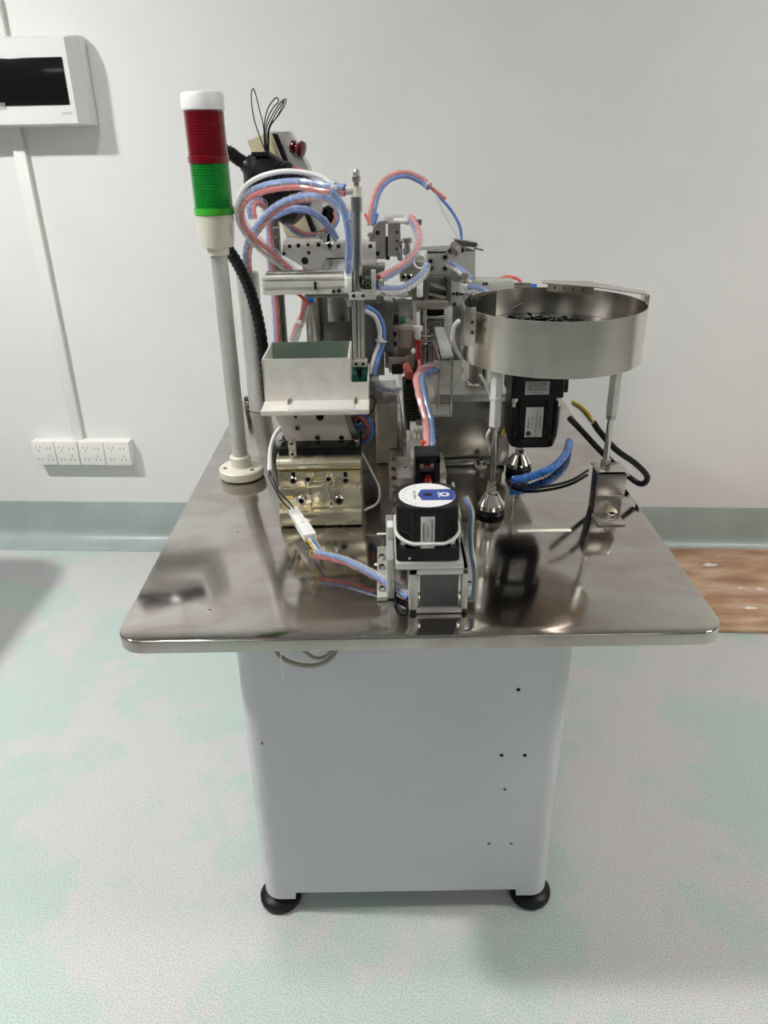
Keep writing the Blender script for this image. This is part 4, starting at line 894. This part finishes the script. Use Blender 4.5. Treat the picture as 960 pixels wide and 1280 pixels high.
bundle('blue_wrapped_tube', 'blue and white wrapped tube running from the slide to the white ring', [(470, 362, 1.43), (485, 363, 1.50), (502, 362, 1.58), (518, 353, 1.68), (530, 342, 1.76), (534, 332, 1.80)], ['tube_blue', 'tube_white'], .0048, True)
t = thing('white_ring_clip', 'open white plastic ring clip on the grey rear panel', 'clip', at(527, 326, 1.82))
q = at(525, 327, 1.82); b = MB(); ring = [q+Vector((math.cos(2*math.pi*i/24)*.0135, -.004*math.cos(2*math.pi*i/24), math.sin(2*math.pi*i/24)*.015)) for i in range(25)]; b.tube(ring, .0024, 8); b.build('ring', 'nylon', t)
pbox(523, 314, 534, 322, 1.82, .02, .003).build('fitting_body', 'white_plastic', t)
# grey sheet-metal panels at the right rear
t = thing('rear_cover', 'grey sheet-metal cover plate with lever fittings at the right rear of the machine', 'cover', at(560, 360, 1.95))
b = MB(); b.prism([at(520, 315, 1.94), at(594, 314, 1.94), at(594, 362, 1.94), at(520, 362, 1.94)], (0, .004, 0)); b.build('panel', 'matt_aluminium', t, 0)
b = MB(); b.prism([at(519, 309, 2.0), at(575, 306, 2.0), at(594, 313, 1.94), at(520, 315, 1.94)], (0, 0, -.004)); b.build('top_fold', 'dark_steel', t, 0)
b = MB(); b.prism([at(568, 299, 1.95), at(597, 304, 1.95), at(596, 309, 1.95), at(569, 308, 1.95)], (0, .03, 0)); b.build('top_bar', 'dark_steel', t, 0)
b = MB(); b.cyl(at(592, 310, 1.95), at(604, 313, 1.95), .0025, 8); b.build('pin', 'steel', t)
for px, py in ((538, 326), (539, 335), (556, 321), (556, 335), (563, 313), (577, 312)): screw(t, at(px, py, 1.94), (0, -1, 0), .008, .009)
for px, py, r in ((571, 343, .016), (554, 351, .014)):
    q = at(px, py, 1.93); b = MB(); b.lathe(q, [(r, 0), (r, .012), (r*.75, .012), (r*.75, .004)], 22, (0, -1, 0)); b.build('ring_bush', 'steel', t)
for k, (px, py) in enumerate(((567, 314), (571, 317))): b = MB(); b.lathe(at(px, py, 1.92), [(.007, 0), (.007, .012), (.010, .014), (.010, .024)], 10, (0, -.7, .7)); b.build('knurled_knob', 'tan_steel', t)
t = thing('linkage', 'dark steel lever linkage below the grey rear cover', 'linkage', at(550, 385, 1.88))
pbox(558, 346, 564, 390, 1.88, .02).build('upright_bar', 'dark_steel', t)
b = MB(); b.prism([at(537, 353, 1.88), at(557, 359, 1.88), at(557, 363, 1.88), at(537, 357, 1.88)], (0, .012, 0)); b.build('lever', 'steel', t, 0)
b = MB(); b.prism([at(536, 365, 1.89), at(558, 371, 1.89), at(558, 375, 1.89), at(536, 369, 1.89)], (0, .012, 0)); b.build('lever', 'tan_steel', t, 0)
pbox(530, 345, 536, 378, 1.87, .03).build('upright_bar', 'dark_steel', t); pbox(521, 348, 529, 372, 1.86, .02, .003).build('white_post', 'white_plastic', t)
pbox(562, 360, 592, 384, 1.90, .06).build('slide_body', 'matt_aluminium', t); pbox(565, 366, 590, 369, 1.895, .02).build('slide_groove', 'dark_hole', t); pbox(562, 384, 590, 400, 1.89, .05).build('lower_block', 'dark_steel', t)
for px, py in ((571, 367), (573, 392), (568, 380)): screw(t, at(px, py, 1.895), (0, -1, 0), .006, .005)
pbox(500, 326, 530, 352, 1.90, .05).build('back_block', 'tan_steel', t); pbox(513, 345, 556, 376, 1.915, .02).build('back_plate', 'dark_steel', t)
for px in (504, 511): screw(t, at(px, 346, 1.90), (0, -1, 0), .008, .005)
t = thing('rear_air_cylinder', 'square grey air cylinder lying behind the bowl with dark end fitting', 'air cylinder', at(620, 360, 1.92))
pbox(588, 350, 642, 370, 1.93, .05, .003).build('barrel', 'matt_aluminium', t)
for px in (605, 608): screw(t, at(px, 355, 1.93), (0, -1, 0), .004, .002, 'hole', 'bored_hole')
b = MB(); b.cyl(at(642, 358, 1.95), at(663, 358, 1.95), .009, 14); b.build('push_in_fitting', 'dark_steel', t)
b = MB(); b.cyl(at(662, 358, 1.95), at(671, 357, 1.95), .007, 12, .004); b.cyl(at(655, 361, 1.95), at(668, 363, 1.95), .006, 12); b.build('blue_collar', 'deep_blue_tube', t)
b = MB(); b.tube(smooth_path([at(623, 349, 1.97), at(634, 346, 1.97), at(646, 348, 1.97), at(652, 353, 1.97)]), .0042, 10); b.build('air_tube', 'tube_red', t)
bundle('short_blue_tube', 'short blue wrapped tube ending in a white elbow beside the grey rear cover', [(562, 330, 1.90), (572, 336, 1.88), (582, 344, 1.86), (590, 350, 1.85)], ['tube_blue', 'tube_white'], .0048, True)
bundle('chute_air_tube', 'blue wrapped tube leading into the bowl chute', [(583, 362, 1.72), (595, 362, 1.70), (607, 367, 1.68), (620, 378, 1.66)], ['tube_blue', 'tube_white'], .0052, True)
t = thing('elbow_fitting', 'white elbow fitting with grey needle valve left of the bowl chute', 'fitting', at(582, 362, 1.72))
b = MB(); q = at(580, 366, 1.72); b.lathe(q, [(.008, 0), (.009, .003), (.009, .018), (.006, .02)], 14); b.build('elbow', 'white_plastic', t)
b = MB(); b.lathe(at(581, 355, 1.72), [(.005, 0), (.005, .01), (.0085, .012), (.0085, .024)], 10); b.build('needle_valve', 'tan_steel', t)
b = MB(); q = at(581, 366, 1.72); b.cyl(q, (q.x, q.y, zp1+.014), .003, 10); b.build('stem', 'chrome', t)
t = thing('wire_clip', 'bent wire clip at the left end of the steel bowl', 'clip', at(580, 385, 1.6))
b = MB(); b.tube(smooth_path([at(572, 381, 1.6), at(582, 381, 1.6), at(588, 382, 1.58), at(595, 387, 1.55)]), .0018, 8); b.tube(smooth_path([at(578, 382, 1.6), at(582, 390, 1.58), at(583, 400, 1.57)]), .0018, 8); b.build('wire', 'chrome', t)
P = [at(574, 401, 1.62), at(568, 408, 1.61), at(566, 424, 1.60), at(570, 438, 1.60), at(577, 448, 1.60)]
t = thing('white_hose', 'thick white hose bending down left of the steel bowl', 'tube', P[0]); b = MB(); b.tube(smooth_path(P), .0052, 10); b.build('air_tube', 'tube_white', t)
P = [at(600, 468, 1.55), at(607, 480, 1.53), at(613, 495, 1.50), at(616, 500, 1.48)]
t = thing('clear_hose', 'thin clear hose passing down behind the front bowl leg', 'tube', P[0]); b = MB(); b.tube(smooth_path(P), .0035, 8); b.build('air_tube', 'tube_white', t)
P = [at(614, 535, 1.40), at(609, 545, 1.40), at(611, 560, 1.42), at(617, 575, 1.44)]
t = thing('earth_wire', 'clear and yellow wires hanging beside the front bowl leg', 'wire', P[0]); b = MB(); b.tube(smooth_path(P), .003, 8); b.build('wire', 'tube_white', t)
b = MB(); b.tube(smooth_path([at(638, 528, 1.46), at(632, 534, 1.46), at(627, 545, 1.46)]), .002, 8); b.build('wire', 'wire_yellow', t)
t = thing('tan_bracket', 'small tan bracket behind the front bowl leg', 'bracket', at(635, 580, 1.52)); pbox(622, 548, 636, 582, 1.52, .03).build('plate', 'tan_steel', t)

# ================================================================== VERTICAL CYLINDER ON HORIZONTAL SLIDE
CYY = 1.42
t = thing('vertical_air_cylinder', 'slim vertical air cylinder with twin steel guide rods above the hopper', 'air cylinder', at(448, 370, CYY))
pbox(436, 366, 470, 375, CYY-.018, .034).build('guide_block', 'matt_aluminium', t)
for px in (442, 454): screw(t, at(px, 370, CYY-.018), (0, -1, 0), .0032, .002, 'hole', 'bored_hole')
b = MB(); b.cyl(at(446, 262, CYY), at(447, 366, CYY), .0085, 20); b.build('barrel', 'chrome', t)
b = MB(); b.cyl(at(445.5, 246, CYY), at(446, 265, CYY), .0102, 20); b.build('end_cap', 'steel', t)
b = MB(); b.cyl(at(441, 262, CYY+.004), at(442, 366, CYY+.004), .0035, 12); b.build('tie_rod', 'chrome', t)
b = MB(); b.lathe(at(446, 246, CYY), [(.006, 0), (.007, .002), (.007, .014), (.005, .016), (.005, .024), (.0075, .025), (.0075, .032), (.005, .034), (.006, .040), (.003, .044)], 14); b.build('speed_controller', 'tan_steel', t)
b = MB(); b.cyl(at(446, 238, CYY), at(432, 238, CYY), .007, 14); b.cyl(at(446, 246, CYY), at(446, 233, CYY), .0085, 14); b.build('elbow_fitting', 'cream_plastic', t)
pbox(431, 346, 440, 366, CYY-.012, .02, .004).build('lower_fitting', 'white_plastic', t)
b = MB(); b.cyl(at(435.5, 347, CYY-.002), at(435, 338, CYY-.002), .0078, 14); b.build('fitting_collar', 'white_plastic', t)
for px in (443, 453): b = MB(); b.cyl(at(px-.5, 375, CYY), at(px+1, 452, CYY), .0042, 12); b.build('guide_rod', 'steel', t)
b = MB(); b.cyl(at(448, 375, CYY), at(449, 448, CYY), .003, 12); b.build('piston_rod', 'chrome', t)
b = MB(); b.cyl(at(437, 375, CYY), at(437, 383, CYY), .005, 12); b.build('bush', 'steel', t)
pbox(441, 451, 459, 459, CYY-.012, .022).build('tool_plate', 'matt_aluminium', t)
for px in (445, 454): screw(t, at(px, 455, CYY-.012), (0, -1, 0), .003, .002, 'hole', 'bored_hole')
b = MB(); b.cyl(at(449, 459, CYY), at(450, 474, CYY), .007, 12, .003); b.build('nozzle', 'black_plastic', t)
pbox(464, 338, 470, 372, CYY-.022, .012).build('stop_plate', 'matt_aluminium', t)
for py in (350, 356): screw(t, at(460, py, CYY-.02), (0, -1, 0), .0045, .005, 'dark')
pbox(455, 347, 464, 362, CYY-.014, .02).build('cushion', 'black_plastic', t)
for px, py in ((474, 351), (474, 355), (476, 368)): screw(t, at(px, py, CYY-.01), (1, -.4, 0), .004, .008)
t = thing('horizontal_slide', 'horizontal extruded aluminium slide rail with black mark behind the hopper', 'linear slide', at(380, 366, 1.45))
sx0 = at(328, 357, 1.44).x; sx1 = at(441, 357, 1.44).x
za, zbq = at(385, 346, 1.44).z, at(385, 368, 1.44).z
H = za-zbq
b = MB(); prf = [(0, 0), (0, .22), (.004, .25), (.004, .40), (0, .43), (0, .72), (.005, .75), (.005, .85), (0, .88), (0, 1), (.045, 1), (.045, 0)]
b.prism([Vector((sx0, 1.44+d, zbq+h*H)) for d, h in prf], (sx1-sx0, 0, 0)); rl = b.build('extrusion', 'aluminium', t, 0)
p = at(394, 356, 1.44); b = MB(); b.bbox((p.x-.0022, 1.4385, zbq+H*.28), (p.x+.0022, 1.446, zbq+H*.72), .0004); b.build('black_mark', 'black_plastic', t)
pbox(332, 340, 430, 346, 1.46, .03).build('top_strip', 'steel', t)
screw(t, at(424, 363, 1.44), (0, -1, 0), .005, .006); screw(t, at(417, 364, 1.44), (0, -1, 0), .004, .004)
pbox(382, 367, 440, 372, 1.455, .03).build('under_strip', 'dark_steel', t)
b = MB(); b.bbox((-.12, 1.484, zbq+.004), (-.07, 1.722, za-.004), .002); b.build('support_arm', 'steel', t)
b = MB(); b.bbox((-.12, 1.70, at(430, 400, 1.72).z), (-.07, 1.722, za-.004), .002); b.build('arm_bracket', 'steel', t)

# ================================================================== POSTS AT THE LEFT REAR
PY = 2.02; p = onz(322, 512, .74)
ptop = at(309, 340, PY); R_ = (at(323, 342, PY).x-at(295, 342, PY).x)/2; xb_ = at(323, 500, PY).x
t = thing('aluminium_pipe', 'grey aluminium pipe post with a slot, behind the signal tower', 'pipe', (ptop.x, PY, .74))
b = MB(); b.lathe((ptop.x, PY, .7405), [(R_, 0), (R_, ptop.z-.7405), (R_-.004, ptop.z-.7405), (R_-.004, ptop.z-.78)], 32, caps=False); b.build('tube_wall', 'matt_aluminium', t)
a = at(312, 350, PY-R_); q = at(315, 378, PY-R_); b = MB(); b.bbox((a.x-.0045, PY-R_-.0008, q.z), (a.x+.0045, PY-R_+.004, a.z), .0015); b.build('slot', 'dark_hole', t)
b = MB(); q = at(317, 374, PY-R_); b.bbox((q.x-.008, PY-R_-.007, q.z-.007), (q.x+.006, PY-R_, q.z+.007), .003); b.build('cable_tie', 'nylon', t)
b = MB(); b.bbox((ptop.x-R_-.012, PY-.004, .7405), (ptop.x-R_+.002, PY+.012, .775), .001); fo = b.build('clamp_foot', 'dark_steel', t); screw(fo, (ptop.x-R_-.006, PY-.004, .76), (0, -1, 0), .006)
dx = at(347, 340, 1.96).x
t = thing('steel_post', 'dark polished round steel post left behind the slide', 'post', (dx, 1.96, .74))
b = MB(); b.lathe((dx, 1.96, .7405), [(.013, 0), (.013, at(343, 262, 1.96).z-.7405)], 24); b.build('shaft', 'dark_steel', t)
b = MB(); b.lathe((dx, 1.96, .7405), [(.028, 0), (.028, .018), (.0135, .020)], 24); b.build('base_collar', 'steel', t)
b = MB(); z = at(345, 285, 1.96).z; b.lathe((dx, 1.96, z), [(.0145, 0), (.0145, .004)], 20); b.build('cable_tie', 'nylon', t)

# ================================================================== CONTROL BOX, CONDUIT AND AIR LINES
t = thing('machine_column', 'steel support column behind the rear blocks', 'column', (-.05, 1.93, .74))
cz = at(440, 310, 1.92).z
b = MB(); b.bbox((-.12, 1.905, .7405), (-.01, 1.965, cz), .002); b.build('column_body', 'steel', t); b = MB(); b.bbox((-.15, 1.88, .7405), (.02, 1.99, .752), .001); b.build('base_plate', 'steel', t)
b = MB(); b.bbox((.06, 1.955, .7405), (.22, 2.0, at(560, 318, 1.95).z), .002); tag(b.build('rear_support_wall', 'dark_steel', None), 'dark steel support wall behind the grey rear cover', 'support')

KY = 2.03
t = thing('control_box', 'slanted cream and grey control box with red emergency button at the rear left', 'control box', at(385, 300, KY))
b = MB(); b.prism([at(309, 176, KY), at(340, 164, KY), at(396, 305, KY), at(362, 305, KY)], (0, .09, 0)); b.build('enclosure', 'beige_paint', t, 0)
b = MB(); b.prism([at(340, 167, KY-.004), at(346, 167, KY-.004), at(402, 305, KY-.004), at(395, 305, KY-.004)], (0, .096, 0)); b.build('gasket', 'black_plastic', t, 0)
b = MB(); b.prism([at(346, 165, KY), at(360, 164, KY), at(364, 170, KY), at(384, 208, KY), at(420, 300, KY), at(402, 305, KY)], (0, .09, 0)); b.build('front_cover', 'matt_aluminium', t, 0)
b = MB(); b.prism([at(330, 180, KY-.004), at(338, 175, KY-.004), at(356, 222, KY-.004), at(345, 225, KY-.004)], (0, .004, 0)); b.build('cable_entry', 'beige_paint', t, 0)
q = at(365, 183, KY+.0); ax = Vector((1, -.35, -.28))
b = MB(); b.lathe(q, [(.015, 0), (.015, .006), (.010, .009)], 20, ax); eb = b.build('button_collar', 'red_knob', t)
b = MB(); b.lathe(q, [(.008, .010), (.008, .016), (.016, .018), (.019, .024), (.017, .031), (.010, .034)], 24, ax); b.build('emergency_button', 'red_knob', eb)
b = MB(); b.bbox((at(385, 300, KY).x-.02, KY+.02, .7405), (at(385, 300, KY).x+.02, KY+.06, at(385, 298, KY).z), .002); b.build('stand', 'steel', t)
b = MB(); b.lathe(at(411, 281, 1.92), [(.004, -.05), (.004, 0), (.009, .001), (.017, .012), (.0185, .026), (.015, .038), (.006, .044)], 20, (.1, -.2, 1)); tag(b.build('black_ball_knob', 'black_metal', None), 'glossy black knob between the arched air tubes', 'knob')
t = thing('black_wire_loops', 'thin black wires standing up in narrow loops above the control box', 'wire', at(332, 190, 1.99))
for L in ([(333, 192), (324, 169), (317, 146), (314, 121), (316, 111), (319, 116), (324, 136), (329, 157), (333, 194)],
          [(331, 188), (330, 160), (334, 138), (341, 126), (346, 122), (348, 127), (342, 134), (335, 147), (331, 165), (333, 190)],
          [(334, 190), (333, 162), (341, 143), (350, 129), (357, 124), (356, 131), (349, 143), (338, 158), (335, 175), (335, 192)],
          [(336, 190), (335, 164), (343, 145), (351, 132), (355, 126), (353, 133), (346, 146), (337, 160), (336, 192)]):
    b = MB(); b.tube(smooth_path([at(x, y, 1.99+.004*(i % 3)) for i, (x, y) in enumerate(L)], 8), .0013, 6); b.build('wire', 'cable_black', t)
# black conduit gland and corrugated hose
p0 = at(307, 203, 1.90); p1 = at(384, 262, 1.88); ax = (p1-p0); Lx = ax.length; ax.normalize()
t = thing('conduit_gland', 'large black plastic conduit gland behind the arched tubes', 'conduit fitting', p0)
pr = [(.020, 0), (.024, Lx*.06), (.040, Lx*.13), (.052, Lx*.20), (.055, Lx*.42)]
b = MB(); b.lathe(p0, pr+[(.050, Lx*.45)], 32, ax); g1 = b.build('tapered_neck', 'black_plastic', t)
pr = [(.056, Lx*.44)]
for i in range(9): u = .46+i*.045; pr += [(.060, Lx*u), (.060, Lx*(u+.022)), (.057, Lx*(u+.024)), (.057, Lx*(u+.043))]
pr += [(.056, Lx*.88), (.045, Lx*.96), (.02, Lx*1.0)]
b = MB(); b.lathe(p0, pr, 32, ax); b.build('ribbed_nut', 'black_plastic', t)
q = p0+ax*Lx*.30+Vector((0, -.03, .046)); b = MB(); b.bbox(tuple(q-Vector((.02, .01, .004))), tuple(q+Vector((.02, .01, .006))), .002); b.build('raised_pad', 'black_plastic', g1)
P = [at(309, 206, 1.90), at(298, 199, 1.90), at(284, 190, 1.90), at(266, 194, 1.90), at(256, 220, 1.90), at(260, 262, 1.90), at(276, 298, 1.91), at(296, 328, 1.92), at(312, 362, 1.93), at(324, 405, 1.94), at(331, 455, 1.95), at(335, 500, 1.95)]
path = smooth_path(P, 24); fr = frames(path); vs = MB(); n = 12; V = []; Fs = []
for j, (p_, N, B) in enumerate(fr):
    r = .0152 if j % 4 < 2 else .0135
    V += [p_+(N*math.cos(2*math.pi*i/n)+B*math.sin(2*math.pi*i/n))*r for i in range(n)]
for j in range(len(fr)-1):
    for i in range(n): k = (i+1) % n; Fs.append((j*n+i, j*n+k, (j+1)*n+k, (j+1)*n+i))
vs.add(V, Fs); t = thing('corrugated_conduit', 'black corrugated conduit looping behind the signal tower', 'conduit', P[-1]); vs.build('ribbed_hose', 'black_plastic', t, 25)
# arched tubes
Y = 1.42
bundle('arched_tube_bundle', 'big arch of red and blue wrapped tubes from the cylinder elbow to the left', [(431, 238, 1.42), (405, 235, 1.44), (370, 230, 1.46), (332, 235, 1.49), (308, 246, 1.52), (300, 261, 1.54), (304, 281, 1.57), (319, 299, 1.60), (340, 315, 1.65), (358, 331, 1.70), (374, 346, 1.76)], ['tube_blue', 'tube_red'], .0050, True, (.06, .93))
P = [at(*p) for p in ((425, 240, 1.43), (412, 229, 1.45), (395, 219, 1.46), (360, 214, 1.47), (328, 220, 1.49), (306, 234, 1.51), (297, 256, 1.53), (299, 280, 1.56), (314, 302, 1.60), (340, 325, 1.66), (362, 341, 1.72))]
t = thing('white_arched_hose', 'white hose arching over the red and blue tubes', 'tube', P[0]); b = MB(); b.tube(smooth_path(P), .0046, 10); b.build('air_tube', 'tube_white', t)
bundle('lower_arched_bundle', 'second lower arch of violet-wrapped tubes dropping into the aluminium pipe', [(312, 372, 2.02), (310, 345, 2.02), (309, 318, 1.94), (314, 297, 1.84), (326, 280, 1.78), (343, 262, 1.75), (364, 251, 1.72), (388, 246, 1.68), (413, 250, 1.62), (430, 262, 1.58), (442, 276, 1.56)], ['tube_blue', 'tube_red'], .0055, True)
bundle('small_blue_arch', 'small blue wrapped tube arch above the bored plate', [(318, 290, 1.80), (330, 278, 1.79), (347, 268, 1.79), (364, 262, 1.79), (382, 262, 1.79), (398, 270, 1.80), (411, 283, 1.82), (421, 299, 1.85)], ['tube_blue', 'tube_blue'], .0038, True)
bundle('vertical_blue_tube', 'blue tube dropping beside the vertical cylinder into its lower white fitting', [(412, 238, 1.40), (421, 246, 1.40), (429, 262, 1.40), (434, 282, 1.40), (436, 305, 1.405), (435, 326, 1.41), (435, 341, 1.415)], ['tube_blue'], .0058, True)
bundle('rear_arch_tubes', 'pink, blue and white tubes arching high behind the cylinder', [(464, 282, 1.92), (466, 262, 1.92), (471, 242, 1.93), (480, 228, 1.94), (493, 220, 1.95), (508, 218, 1.96), (524, 224, 1.97), (538, 234, 1.97)], ['tube_red', 'tube_blue'], .0048, True, (.98,))
t = thing('rear_arch_tails', 'loose red, blue and grey tube ends falling from the rear arch to the grey cover', 'tube', at(538, 234, 1.97))
for m, r, L in (('tube_red', .004, [(538, 234), (548, 242), (557, 249)]), ('tube_blue', .0036, [(541, 236), (553, 250), (566, 266), (575, 284), (577, 302)]), ('tube_white', .003, [(540, 236), (546, 245), (553, 262), (564, 282), (578, 300), (598, 307)])):
    b = MB(); b.tube(smooth_path([at(x, y, 1.97) for x, y in L]), r, 8); b.build('air_tube', m, t)
for k, (x0, x1, m) in enumerate(((463, 456, 'tube_red'), (468, 472, 'tube_blue'))):
    b = MB(); b.cyl(at(x0, 280, 1.915), at(x1, 267, 1.915), .0038, 8); tag(b.build('cut_tube_end', m, None), ['short cut red tube end', 'short cut blue tube end'][k]+' at the foot of the rear arch', 'tube')
bundle('post_tube_bundle', 'red and blue tubes strapped along the dark steel post', [(316, 274, 1.81), (314, 260, 1.81), (319, 251, 1.82), (329, 256, 1.84), (336, 278, 1.90), (338, 313, 1.92), (341, 350, 1.92), (345, 400, 1.92), (347, 440, 1.92)], ['tube_blue', 'tube_red'], .0052, True)
bundle('knob_tube_loop', 'dark violet tube pair looping round the black knob', [(326, 254, 1.94), (350, 271, 1.93), (366, 286, 1.92), (382, 294, 1.91), (398, 293, 1.91), (413, 286, 1.90), (421, 273, 1.90), (417, 261, 1.91), (408, 262, 1.93)], ['tube_red', 'tube_blue'], .0036, True)
b = MB(); P = [at(366, 209, 1.80), at(390, 216, 1.70), at(404, 223, 1.60), at(415, 231, 1.50)]; b.tube(smooth_path(P), .0022, 8); t = thing('thin_red_wire', 'thin dark red wire above the white arched hose', 'wire', P[0]); b.build('wire', 'red_dark', t)
bundle('cylinder_side_tubes', 'blue and white tube pair bowing out right of the vertical cylinder rods', [(456, 386, 1.46), (469, 394, 1.47), (476, 410, 1.48), (476, 428, 1.48), (471, 446, 1.47), (466, 468, 1.46)], ['tube_blue', 'tube_white', 'tube_red'], .0042, False, (.6,), twist=1.5)
bundle('clear_side_tube', 'clear bluish tube bending from the hopper side towards the conveyor', [(467, 468, 1.46), (469, 478, 1.47), (478, 485, 1.52), (490, 488, 1.58), (499, 487, 1.62)], ['tube_blue', 'tube_clear'], .0034, True, (.15,))
bundle('pink_clump', 'clump of pink and white tubes hanging behind the hopper left corner', [(383, 374, 1.62), (380, 392, 1.62), (373, 408, 1.62), (367, 426, 1.62)], ['tube_red', 'tube_white', 'tube_clear', 'tube_red'], .0042, True, (.6,), twist=2)
b = MB(); P = [at(366, 363, 1.56), at(375, 369, 1.57), at(386, 380, 1.6)]; b.tube(smooth_path(P), .0036, 8); t = thing('orange_tube', 'short orange-red tube under the horizontal slide', 'tube', P[0]); b.build('air_tube', 'tube_orange', t)
t = thing('blue_fitting', 'dark blue push-in fitting under the left end of the slide', 'fitting', at(388, 374, 1.62)); b = MB(); b.cyl(at(384, 374, 1.62), at(392, 374, 1.62), .009, 14); b.build('collar', 'deep_blue_tube', t); b = MB(); b.cyl(at(391.5, 374, 1.62), at(396, 374, 1.62), .006, 12); b.build('nut', 'chrome', t)
